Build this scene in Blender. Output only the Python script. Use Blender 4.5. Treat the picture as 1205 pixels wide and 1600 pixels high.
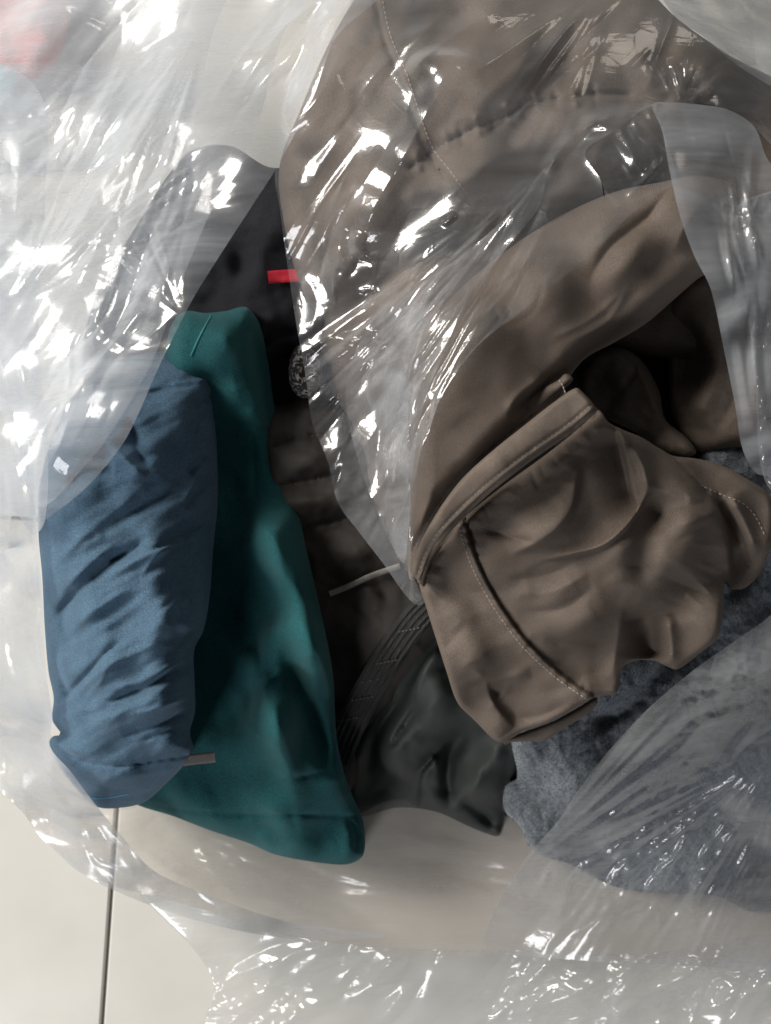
import bpy, math, random
import numpy as np

for o in list(bpy.data.objects):
    bpy.data.objects.remove(o)
random.seed(4)
SC = bpy.context.scene
COL = SC.collection

# ------------------------------------------------------------------ camera, world, lamps, exposure
FLOOR = 0.10                  # tile surface height
F, H = 1500.0, 1.0            # focal length in photo pixels, camera height over the floor (m)
cd = bpy.data.cameras.new('camera')
cam = bpy.data.objects.new('camera', cd)
COL.objects.link(cam)
cam.location = (0, 0, H)
cd.sensor_fit = 'VERTICAL'
cd.sensor_height = 36.0
cd.lens = F / 1600 * 36.0
cd.clip_start, cd.clip_end = 0.02, 50
cd.dof.use_dof = True
cd.dof.focus_distance = 0.60
cd.dof.aperture_fstop = 11.0
SC.camera = cam

w = bpy.data.worlds.new('World')
SC.world = w
w.use_nodes = True
w.node_tree.nodes['Background'].inputs[0].default_value = (0.86, 0.91, 1.0, 1)
w.node_tree.nodes['Background'].inputs[1].default_value = 0.10


def lamp(name, loc, size, power, color):
    ld = bpy.data.lights.new(name, 'AREA')
    ld.shape = 'RECTANGLE'
    ld.size, ld.size_y = size
    ld.energy = power
    ld.color = color
    lo = bpy.data.objects.new(name, ld)
    COL.objects.link(lo)
    lo.location = loc
    d = -np.array(loc) / np.linalg.norm(loc)
    import mathutils
    lo.rotation_euler = mathutils.Vector(d).to_track_quat('-Z', 'Y').to_euler()
    return lo


lamp('window_light', (-1.95, 1.12, 1.80), (0.85, 1.3), 114, (1.0, 0.955, 0.895))
lamp('low_left_fill', (-1.3, -2.0, 1.7), (0.7, 0.9), 27, (0.97, 0.97, 1.0))  # added fill: lifts the bottom of the view and its film glints
lamp('warm_glint_fill', (1.3, 2.3, 2.0), (0.45, 0.55), 3, (1.0, 0.90, 0.78))  # added weak fill for warm glints from the upper right

SC.view_settings.view_transform = 'Standard'
SC.view_settings.look = 'None'
SC.view_settings.exposure = 0.0
SC.view_settings.gamma = 1.0
SC.render.engine = 'CYCLES'
SC.cycles.transparent_max_bounces = 32
SC.cycles.max_bounces = 10
SC.cycles.use_denoising = True
SC.cycles.sample_clamp_indirect = 6.0


# ------------------------------------------------------------------ small maths library
def P(px, py, z):
    k = (H - z) / F
    return np.stack([(px - 602.5) * k, (800.0 - py) * k, z + 0 * px], -1)


def hash2(i, j, seed):
    i = i.astype(np.int64).astype(np.uint64)
    j = j.astype(np.int64).astype(np.uint64)
    h = i * np.uint64(374761393) + j * np.uint64(668265263) + np.uint64(seed * 974711 + 12345)
    h = (h ^ (h >> np.uint64(13))) * np.uint64(1274126177)
    h = (h ^ (h >> np.uint64(16))) * np.uint64(2246822519)
    h = h ^ (h >> np.uint64(15))
    return (h & np.uint64(0xFFFFF)).astype(np.float64) / 0xFFFFF * 2 - 1


def vnoise(x, y, seed=0):
    x = x + 5000.0
    y = y + 5000.0
    i, j = np.floor(x), np.floor(y)
    u, v = x - i, y - j
    u, v = u * u * u * (u * (u * 6 - 15) + 10), v * v * v * (v * (v * 6 - 15) + 10)
    a, b = hash2(i, j, seed), hash2(i + 1, j, seed)
    c, d = hash2(i, j + 1, seed), hash2(i + 1, j + 1, seed)
    return (a * (1 - u) + b * u) * (1 - v) + (c * (1 - u) + d * u) * v


def fbm(x, y, seed=0, octv=3):
    s, a = 0, 1.0
    for k in range(octv):
        s = s + a * vnoise(x * 2 ** k, y * 2 ** k, seed + k * 17)
        a *= 0.5
    return s


def facet(x, y, seed=0):
    """random flat facets with sharp creases (crumpled film)"""
    x = x + 5000.0
    y = y + 5000.0
    i, j = np.floor(x), np.floor(y)
    u, v = x - i, y - j
    a, b = hash2(i, j, seed), hash2(i + 1, j, seed)
    c, d = hash2(i, j + 1, seed), hash2(i + 1, j + 1, seed)
    return np.where(u > v, a + (b - a) * u + (d - b) * v, a + (c - a) * v + (d - c) * u)


def crumple(x, y, scale, ang, aniso, seed, octv=3, warp=0.22):
    t = math.radians(ang)
    xr = (x * math.cos(t) + y * math.sin(t)) / (scale * aniso)
    yr = (-x * math.sin(t) + y * math.cos(t)) / scale
    s, a = 0, 1.0
    for k in range(octv):
        f = 1.9 ** k
        wx = warp * vnoise(xr * f * 0.7, yr * f * 0.7, seed + 50 + k)
        wy = warp * vnoise(xr * f * 0.7, yr * f * 0.7, seed + 80 + k)
        s = s + a * facet(xr * f + wx + 0.37 * k, yr * f + wy, seed + k)
        a *= 0.5
    return s


def spline(pts, step=4.0, closed=False):
    p = np.array(pts, float)
    n = len(p)
    if n < 3 and not closed:
        L = np.linalg.norm(p[1] - p[0])
        m = max(2, int(L / step) + 1)
        t = np.linspace(0, 1, m)[:, None]
        return p[0] * (1 - t) + p[1] * t
    out = []
    rng = range(n) if closed else range(n - 1)
    for k in rng:
        if closed:
            p0, p1, p2, p3 = p[(k - 1) % n], p[k], p[(k + 1) % n], p[(k + 2) % n]
        else:
            p0, p1, p2, p3 = p[max(k - 1, 0)], p[k], p[k + 1], p[min(k + 2, n - 1)]
        # centripetal style tangents, limited so long and short spans meet without loops
        L = np.linalg.norm(p2 - p1) + 1e-6
        m1 = (p2 - p0) / (np.linalg.norm(p2 - p1) + np.linalg.norm(p1 - p0) + 1e-6) * L
        m2 = (p3 - p1) / (np.linalg.norm(p3 - p2) + np.linalg.norm(p2 - p1) + 1e-6) * L
        m = max(2, int(L / step) + 1)
        t = np.linspace(0, 1, m, endpoint=False)[:, None]
        out.append((2 * t**3 - 3 * t**2 + 1) * p1 + (t**3 - 2 * t**2 + t) * m1 + (-2 * t**3 + 3 * t**2) * p2 + (t**3 - t**2) * m2)
    r = np.concatenate(out)
    if not closed:
        r = np.concatenate([r, p[-1:]])
    return r


def inside(poly, x, y):
    c = np.zeros(x.shape, bool)
    x0, y0 = poly[:, 0], poly[:, 1]
    x1, y1 = np.roll(x0, -1), np.roll(y0, -1)
    for a, b, p, q in zip(x0, y0, x1, y1):
        if b == q:
            continue
        m = (b > y) != (q > y)
        if m.any():
            c ^= m & (x < (p - a) * (y - b) / (q - b) + a)
    return c


def polydist(poly, x, y, closed=False, detail=False):
    """distance to a polyline; with detail also signed side, and position 0..1 along it"""
    best = np.full(x.shape, 1e18)
    side = np.zeros(x.shape)
    pos = np.zeros(x.shape)
    nx, ny = np.zeros(x.shape), np.zeros(x.shape)
    n = len(poly)
    segs = n if closed else n - 1
    seglen = [np.linalg.norm(poly[(k + 1) % n] - poly[k]) for k in range(segs)]
    tot = sum(seglen) + 1e-9
    acc = 0
    for k in range(segs):
        a, b = poly[k], poly[(k + 1) % n]
        d = b - a
        L2 = d @ d + 1e-12
        t = np.clip(((x - a[0]) * d[0] + (y - a[1]) * d[1]) / L2, 0, 1)
        qx, qy = a[0] + t * d[0], a[1] + t * d[1]
        dd = (x - qx) ** 2 + (y - qy) ** 2
        m = dd < best
        best[m] = dd[m]
        nx[m], ny[m] = qx[m], qy[m]
        if detail:
            side[m] = (d[0] * (y - a[1]) - d[1] * (x - a[0]))[m]
            pos[m] = ((acc + t * seglen[k]) / tot)[m]
        acc += seglen[k]
    if detail:
        return np.sqrt(best), side, pos
    return np.sqrt(best), nx, ny


def stroke(x, y, s):
    """one fold: (kind, points, half width px, height m [, taper])
       g round ridge, s sharp crease, c cliff: gentle on the right-hand side of travel, steep on the left"""
    kind, pts, wd, amp = s[:4]
    tp = s[4] if len(s) > 4 else 1.0
    pl = spline(pts, max(5.0, wd * 0.4))
    r = wd * 4 + 4
    m = (x > pl[:, 0].min() - r) & (x < pl[:, 0].max() + r) & (y > pl[:, 1].min() - r) & (y < pl[:, 1].max() + r)
    out = np.zeros(x.shape)
    if not m.any():
        return out
    d, side, pos = polydist(pl, x[m], y[m], detail=True)
    if kind == 'g':
        v = np.exp(-(d / wd) ** 2)
    elif kind == 'f':
        v = np.clip(1 - d / (wd * 1.9), 0, 1)
    elif kind == 'r':
        e = 0.22 * wd
        v = np.exp(-(np.sqrt(d * d + e * e) - e) / (0.72 * wd))
    elif kind == 's':
        v = np.exp(-d / wd)
    else:
        ww = np.where(side > 0, wd, wd * 0.18)
        v = np.exp(-(d / ww) ** 2)
    if tp:
        v = v * np.clip(np.sin(np.pi * np.clip(pos, 0.0, 1.0)) * 1.6, 0, 1) ** tp
    out[m] = amp * v
    return out


def control(x, y, pts, power=3.0):
    num, den = 0, 0
    for px, py, z in pts:
        ww = 1.0 / ((x - px) ** 2 + (y - py) ** 2 + 400.0) ** (power / 2)
        num = num + ww * z
        den = den + ww
    return num / den


# raster of the highest cloth along each ray, so the film can lie on the cloth
RS, RX0, RY0 = 5, -140, -140
RW, RH = (1205 + 280) // RS + 1, (1600 + 280) // RS + 1
TOP = np.full((RH, RW), FLOOR)
GX, GY = np.meshgrid(RX0 + RS * np.arange(RW), RY0 + RS * np.arange(RH))
GX, GY = GX.astype(float), GY.astype(float)


def box_blur(a, r):
    k = 2 * r + 1
    for ax in (0, 1):
        p = np.pad(a, [(r + 1, r) if i == ax else (0, 0) for i in (0, 1)], mode='edge').cumsum(ax)
        a = (np.take(p, range(k, p.shape[ax]), ax) - np.take(p, range(0, p.shape[ax] - k), ax)) / k
    return a


def max_filter(a, r):
    for ax in (0, 1):
        b = a.copy()
        for s in range(1, r + 1):
            b = np.maximum(b, np.roll(a, s, ax))
            b = np.maximum(b, np.roll(a, -s, ax))
        a = b
    return a


def sample(R, x, y):
    u = np.clip((x - RX0) / RS, 0, RW - 1.001)
    v = np.clip((y - RY0) / RS, 0, RH - 1.001)
    i, j = u.astype(int), v.astype(int)
    fu, fv = u - i, v - j
    return (R[j, i] * (1 - fu) + R[j, i + 1] * fu) * (1 - fv) + (R[j + 1, i] * (1 - fu) + R[j + 1, i + 1] * fu) * fv


# ------------------------------------------------------------------ objects
def link(name, data, parent=None):
    o = bpy.data.objects.new(name, data)
    COL.objects.link(o)
    if parent is not None:
        o.parent = parent
    return o


def thing(name, label, cat, px=None, py=None, z=0.0):
    o = bpy.data.objects.new(name, None)
    COL.objects.link(o)
    o.empty_display_size = 0.05
    o['label'] = label
    o['category'] = cat
    return o


def mesh_obj(name, V, faces, mat, parent=None, smooth=True):
    me = bpy.data.meshes.new(name)
    V = np.asarray(V, np.float32)
    faces = np.asarray(faces, np.int32)
    n, k = faces.shape
    me.vertices.add(len(V))
    me.vertices.foreach_set('co', V.ravel())
    me.loops.add(n * k)
    me.loops.foreach_set('vertex_index', faces.ravel())
    me.polygons.add(n)
    me.polygons.foreach_set('loop_start', np.arange(0, n * k, k, dtype=np.int32))
    me.polygons.foreach_set('use_smooth', np.full(n, smooth))
    me.update(calc_edges=True)
    me.validate()
    me.materials.append(mat)
    return link(name, me, parent)


def sheet_topology(poly, sp):
    x0, y0 = poly.min(0) - sp
    x1, y1 = poly.max(0) + sp
    nx, ny = int((x1 - x0) / sp) + 2, int((y1 - y0) / sp) + 2
    X, Y = np.meshgrid(x0 + sp * np.arange(nx), y0 + sp * np.arange(ny))
    X, Y = X.ravel().copy(), Y.ravel().copy()
    ins = inside(poly, X, Y)
    idx = np.arange(nx * ny).reshape(ny, nx)
    q = np.stack([idx[:-1, :-1], idx[1:, :-1], idx[1:, 1:], idx[:-1, 1:]], -1).reshape(-1, 4)
    q = q[ins[q].any(1)]
    used = np.unique(q)
    out = used[~ins[used]]
    _, nx_, ny_ = polydist(poly, X[out], Y[out], closed=True)
    X[out], Y[out] = nx_, ny_
    remap = np.full(len(X), -1)
    remap[used] = np.arange(len(used))
    q = remap[q]
    X, Y = X[used], Y[used]
    edge = ~ins[used]
    return X, Y, q, edge


def boundary_loop(q):
    e = np.concatenate([q[:, [0, 1]], q[:, [1, 2]], q[:, [2, 3]], q[:, [3, 0]]])
    key = np.sort(e, 1)
    k = key[:, 0].astype(np.int64) * 10000000 + key[:, 1]
    u, ix, cnt = np.unique(k, return_index=True, return_counts=True)
    return e[ix[cnt == 1]]


def cloth(name, outline, sp, base, mat, parent, strokes=(), R=30, Rz=0.02, noise=(0.0, 60), fine=(0.0, 8), depth=0.05,
          inward=22, extra=None, smooth_outline=True, register=True, lift=0.0, facets=None, gain=1.0):
    """a piece of folded cloth: traced outline, rounded edges, sewn-in folds, and an underside that turns under"""
    poly = spline(outline, 5.0, True) if smooth_outline else np.array(outline, float)

    def zf(x, y):
        d, _, _ = polydist(poly, x, y, closed=True)
        t = np.clip(d / R, 0, 1)
        z = control(x, y, base) + Rz * (np.sqrt(np.clip(1 - (1 - t) ** 2, 0, 1)) - 1)
        for s in strokes:
            z = z + (gain if s[0] in 'gr' else 1.0) * stroke(x, y, s)
        if noise[0]:
            z = z + noise[0] * fbm(x / noise[1], y / noise[1], len(name) * 3 + int(outline[0][0]), 3)
        if fine[0]:
            z = z + fine[0] * fbm(x / fine[1], y / fine[1], 91, 2)
        if facets:
            am, scl, an_, ani, sd = facets
            v = 0
            for ox, oy in ((0, 0), (2, 1.3), (-2, 1.3), (1.3, -2), (-1.3, -2)):
                v = v + crumple(x + ox, y + oy, scl, an_, ani, sd, 3)
            z = z + am / 5 * v * np.clip(d / 25, 0.15, 1)
        if extra:
            z = z + extra(x, y, d)
        return z + lift

    X, Y, q, edge = sheet_topology(poly, sp)
    Z = zf(X, Y)
    # underside
    be = boundary_loop(q)
    bv = np.unique(be)
    inv = np.full(len(X), -1)
    inv[bv] = np.arange(len(bv))
    nb = np.zeros((len(X), 2))
    cen = np.stack([X[q].mean(1), Y[q].mean(1)], -1)
    for k in range(4):
        np.add.at(nb, q[:, k], cen - np.stack([X[q[:, k]], Y[q[:, k]]], -1))
    adj = np.zeros((len(X), 2))
    for _ in range(6):
        nb = nb / (np.linalg.norm(nb, axis=1, keepdims=True) + 1e-9)
        adj[:] = nb
        np.add.at(adj, be[:, 0], nb[be[:, 1]])
        np.add.at(adj, be[:, 1], nb[be[:, 0]])
        nb = adj.copy()
    nb = nb / (np.linalg.norm(nb, axis=1, keepdims=True) + 1e-9)
    Vs = [P(X, Y, Z)]
    faces = [q]
    off = len(X)
    prev = bv.copy()
    for st in range(1, 5):
        th = st / 4 * math.pi / 2
        ins_ = inward * (1 - math.cos(th)) + 0.8
        zz = Z[bv] - depth * math.sin(th)
        Vs.append(P(X[bv] + nb[bv, 0] * ins_, Y[bv] + nb[bv, 1] * ins_, np.maximum(zz, FLOOR + 0.004)))
        cur = off + np.arange(len(bv))
        a, b = prev[inv[be[:, 0]]], prev[inv[be[:, 1]]]
        c, d = cur[inv[be[:, 1]]], cur[inv[be[:, 0]]]
        faces.append(np.stack([b, a, d, c], -1))
        prev = cur
        off += len(bv)
    o = mesh_obj(name, np.concatenate(Vs), np.concatenate(faces), mat, parent)
    if register:
        m = inside(poly, GX, GY)
        TOP[m] = np.maximum(TOP[m], zf(GX[m], GY[m]))
    return zf, o


def ribbon(name, pts, width, zf, mat, parent, lift=0.0012, thick=0.0012, step=4.0, crown=0.0):
    """flat tape (hem, tag, strap) laid along a line over the cloth"""
    pl = spline(pts, step)
    t = np.gradient(pl, axis=0)
    t /= np.linalg.norm(t, axis=1, keepdims=True) + 1e-9
    nrm = np.stack([-t[:, 1], t[:, 0]], -1)
    cols = np.array([-0.5, -0.5, -0.25, 0, 0.25, 0.5, 0.5])
    dz = np.array([-thick, 0, crown * 0.75, crown, crown * 0.75, 0, -thick])
    V = []
    for c, h in zip(cols, dz):
        q = pl + nrm * width * c
        V.append(P(q[:, 0], q[:, 1], zf(q[:, 0], q[:, 1]) + lift + h))
    V = np.stack(V, 1)
    n, m = V.shape[:2]
    idx = np.arange(n * m).reshape(n, m)
    fc = np.stack([idx[:-1, :-1], idx[:-1, 1:], idx[1:, 1:], idx[1:, :-1]], -1).reshape(-1, 4)
    return mesh_obj(name, V.reshape(-1, 3), fc, mat, parent)


def cord(name, pts, rad, zf, mat, parent, lift=0.0, step=4.0, taper=False):
    pl = spline(pts, step)
    z = zf(pl[:, 0], pl[:, 1]) + lift
    C = P(pl[:, 0], pl[:, 1], z)
    T = np.gradient(C, axis=0)
    T /= np.linalg.norm(T, axis=1, keepdims=True) + 1e-12
    A = np.cross(T, [0, 0, 1.0])
    A /= np.linalg.norm(A, axis=1, keepdims=True) + 1e-12
    B = np.cross(A, T)
    k = 8
    r = np.full(len(C), rad)
    if taper:
        r = rad * np.clip(np.sin(np.linspace(0, np.pi, len(C))) * 2, 0.15, 1)
    V = np.stack([C + (A * math.cos(a) + B * math.sin(a)) * r[:, None] for a in np.linspace(0, 2 * math.pi, k, endpoint=False)], 1)
    n = len(C)
    idx = np.arange(n * k).reshape(n, k)
    nx = np.roll(idx, -1, 1)
    fc = np.stack([idx[:-1], nx[:-1], nx[1:], idx[1:]], -1).reshape(-1, 4)
    return mesh_obj(name, V.reshape(-1, 3), fc, mat, parent)


def stitches(name, lines, zf, mat, parent, pitch=8.0, length=5.0, width=1.9, lift=0.0006):
    """sewn thread: one little rounded bar per stitch, too fine to pick apart, so joined"""
    V, fc = [], []
    for pts in lines:
        pl = spline(pts, 1.0)
        s = np.concatenate([[0], np.cumsum(np.linalg.norm(np.diff(pl, axis=0), axis=1))])
        for a in np.arange(2, s[-1] - length, pitch):
            p = np.array([[np.interp(a + length * f, s, pl[:, c]) for c in (0, 1)] for f in (0, 0.5, 1)])
            d = p[2] - p[0]
            nn = np.array([-d[1], d[0]]) / (np.linalg.norm(d) + 1e-9) * width / 2
            z = zf(p[:, 0], p[:, 1]) + lift + np.array([-0.0006, 0.0002, -0.0006])
            b = len(V)
            for k in range(3):
                V += [P(*(p[k] - nn), z[k] - 0.0004), P(*p[k], z[k] + 0.0003), P(*(p[k] + nn), z[k] - 0.0004)]
            for k in range(2):
                for c in range(2):
                    fc.append((b + 3 * k + c, b + 3 * k + c + 1, b + 3 * k + c + 4, b + 3 * k + c + 3))
    o = mesh_obj(name, np.array(V), fc, mat, parent)
    o['kind'] = 'stuff'
    return o


def film(name, outline, sp, base, mat, parent, strokes=(), crump=(), drape=0.004, R=14, Rz=0.006, wave=(0.0, 120), smooth_outline=True,
         blur=10, fans=(), hairs=()):
    """one sheet of clear film, lying over whatever cloth is below it"""
    poly = spline(outline, 5.0, True) if smooth_outline else np.array(outline, float)
    X, Y, q, edge = sheet_topology(poly, sp)
    Z = control(X, Y, base)
    if drape is not None:
        hi = sample(box_blur(max_filter(TOP, blur), blur), X, Y) + drape
        dlt = Z - hi
        k = 0.006
        Z = hi + 0.5 * (dlt + np.sqrt(dlt * dlt + 4 * k * k))
    if wave[0]:
        Z = Z + wave[0] * fbm(X / wave[1], Y / wave[1], 7 + int(abs(outline[1][0])), 2)
    for s in strokes:
        Z = Z + 0.38 * stroke(X, Y, s)
    for c in crump:
        amp, scale, ang, aniso, seed = c[:5]
        octv = c[6] if len(c) > 6 else 3
        v = crumple(X, Y, scale, ang, aniso, seed, octv) * amp * 0.5
        if len(c) > 5 and c[5]:
            mk = 0
            for mx, my, mr in c[5]:
                mk = np.maximum(mk, np.exp(-(((X - mx) ** 2 + (Y - my) ** 2) / mr ** 2)))
            v = v * mk
        Z = Z + v
    for cx, cy, a0, a1, r0, r1, k, slope, sd in fans:
        # pleats that run out from a pinched point
        dx, dy = X - cx, Y - cy
        r = np.hypot(dx, dy)
        th = (np.degrees(np.arctan2(dy, dx)) - a0) % 360.0
        wid = (a1 - a0) % 360.0
        win = np.clip(np.minimum(th, wid - th) / (0.18 * wid), 0, 1) * np.clip((r - r0) / (0.3 * r0 + 8), 0, 1) * np.clip((r1 - r) / (0.45 * r1), 0, 1)
        win = np.where(th <= wid, win, 0)
        u = np.radians(th) * k
        h = facet(u, r / 260 + 0 * u, sd) + 0.5 * facet(u * 2.3 + 9, r / 160, sd + 1)
        Z = Z + slope * 0.00042 * r / k * h * win
    rg = np.random.default_rng(len(outline) * 7 + int(abs(outline[0][0])))
    for hh in hairs:
        cx, cy, rx, ry, an, spread, n, ln = hh[:8]
        wk = hh[8] if len(hh) > 8 else 1.0
        # short sharp creases pressed into the film
        for _ in range(n):
            px, py = cx + rx * rg.normal() * 0.6, cy + ry * rg.normal() * 0.6
            a = math.radians(an + spread * rg.normal())
            l = ln * rg.uniform(0.4, 1.3) / 2
            bd = rg.normal() * 0.10 * l
            pts = [(px - l * math.cos(a), py - l * math.sin(a)), (px - bd * math.sin(a), py + bd * math.cos(a)), (px + l * math.cos(a), py + l * math.sin(a))]
            Z = Z + stroke(X, Y, ('s', pts, wk * rg.uniform(2.2, 5.5), wk * rg.choice([-1, 1]) * rg.uniform(0.0006, 0.0022)))
    if R:
        d, _, _ = polydist(poly, X, Y, closed=True)
        t = np.clip(d / R, 0, 1)
        Z = Z + Rz * (np.sqrt(np.clip(1 - (1 - t) ** 2, 0, 1)) - 1)
    if drape is not None:
        lo = sample(TOP, X, Y) + 0.0015
        dlt = Z - lo
        Z = lo + 0.5 * (dlt + np.sqrt(dlt * dlt + 4 * 0.0015 ** 2))
    Z = np.maximum(Z, FLOOR + 0.003)
    return mesh_obj(name, P(X, Y, Z), q, mat, parent)


# ------------------------------------------------------------------ materials
def new_mat(name):
    m = bpy.data.materials.new(name)
    m.use_nodes = True
    nt = m.node_tree
    nt.nodes.clear()
    return m, nt, nt.nodes.new, nt.links.new


def fabric(name, col, rough=0.85, var=0.25, weave=900.0, bump=0.12, sheen=0.15, blotch=40.0, spec=0.25, twill=None, blotch_amt=0.0, lint=0.0):
    m, nt, N, L = new_mat(name)
    out = N('ShaderNodeOutputMaterial')
    b = N('ShaderNodeBsdfPrincipled')
    L(b.outputs[0], out.inputs[0])
    tc = N('ShaderNodeTexCoord')
    n1 = N('ShaderNodeTexNoise')
    n1.inputs['Scale'].default_value = weave
    n1.inputs['Detail'].default_value = 3
    L(tc.outputs['Object'], n1.inputs['Vector'])
    n2 = N('ShaderNodeTexNoise')
    n2.inputs['Scale'].default_value = blotch
    n2.inputs['Detail'].default_value = 5
    L(tc.outputs['Object'], n2.inputs['Vector'])
    mr = N('ShaderNodeMapRange')
    mr.inputs[1].default_value, mr.inputs[2].default_value = 0.3, 0.7
    mr.inputs[3].default_value, mr.inputs[4].default_value = 1 - var, 1 + var
    L(n1.outputs[0], mr.inputs[0])
    mr2 = N('ShaderNodeMapRange')
    mr2.inputs[1].default_value, mr2.inputs[2].default_value = 0.3, 0.7
    mr2.inputs[3].default_value, mr2.inputs[4].default_value = 1 - blotch_amt, 1 + blotch_amt
    L(n2.outputs[0], mr2.inputs[0])
    mu = N('ShaderNodeMath')
    mu.operation = 'MULTIPLY'
    L(mr.outputs[0], mu.inputs[0])
    L(mr2.outputs[0], mu.inputs[1])
    vm = N('ShaderNodeVectorMath')
    vm.operation = 'SCALE'
    vm.inputs[0].default_value = col
    L(mu.outputs[0], vm.inputs['Scale'])
    colour = vm.outputs[0]
    if lint:
        v = N('ShaderNodeTexVoronoi')
        v.inputs['Scale'].default_value = 420
        L(tc.outputs['Object'], v.inputs['Vector'])
        lr = N('ShaderNodeMapRange')
        lr.inputs[1].default_value, lr.inputs[2].default_value = 0.16, 0.06
        L(v.outputs['Distance'], lr.inputs[0])
        n3 = N('ShaderNodeTexNoise')
        n3.inputs['Scale'].default_value = 30
        L(tc.outputs['Object'], n3.inputs['Vector'])
        l3 = N('ShaderNodeMapRange')
        l3.inputs[1].default_value, l3.inputs[2].default_value = 0.5, 0.7
        l3.inputs[4].default_value = lint
        L(n3.outputs[0], l3.inputs[0])
        lm = N('ShaderNodeMath')
        lm.operation = 'MULTIPLY'
        L(lr.outputs[0], lm.inputs[0])
        L(l3.outputs[0], lm.inputs[1])
        mx = N('ShaderNodeMix')
        mx.data_type = 'RGBA'
        L(lm.outputs[0], mx.inputs['Factor'])
        L(colour, mx.inputs['A'])
        mx.inputs['B'].default_value = (0.35, 0.42, 0.48, 1)
        colour = mx.outputs['Result']
    L(colour, b.inputs['Base Color'])
    b.inputs['Roughness'].default_value = rough
    b.inputs['Specular IOR Level'].default_value = spec
    b.inputs['Sheen Weight'].default_value = sheen
    b.inputs['Sheen Roughness'].default_value = 0.5
    b.inputs['Sheen Tint'].default_value = (min(1, col[0] * 3 + .2), min(1, col[1] * 3 + .2), min(1, col[2] * 3 + .2), 1)
    bp = N('ShaderNodeBump')
    bp.inputs['Strength'].default_value = bump
    bp.inputs['Distance'].default_value = 0.0006
    h = n1.outputs[0]
    if twill:
        wv = N('ShaderNodeTexWave')
        wv.inputs['Scale'].default_value = twill
        wv.inputs['Distortion'].default_value = 1.2
        wv.inputs['Detail'].default_value = 1
        mp = N('ShaderNodeMapping')
        mp.inputs['Rotation'].default_value = (0, 0, math.radians(28))
        L(tc.outputs['Object'], mp.inputs['Vector'])
        L(mp.outputs[0], wv.inputs['Vector'])
        ad = N('ShaderNodeMath')
        ad.operation = 'ADD'
        L(wv.outputs[1], ad.inputs[0])
        L(n1.outputs[0], ad.inputs[1])
        h = ad.outputs[0]
    L(h, bp.inputs['Height'])
    L(bp.outputs[0], b.inputs['Normal'])
    return m


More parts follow.
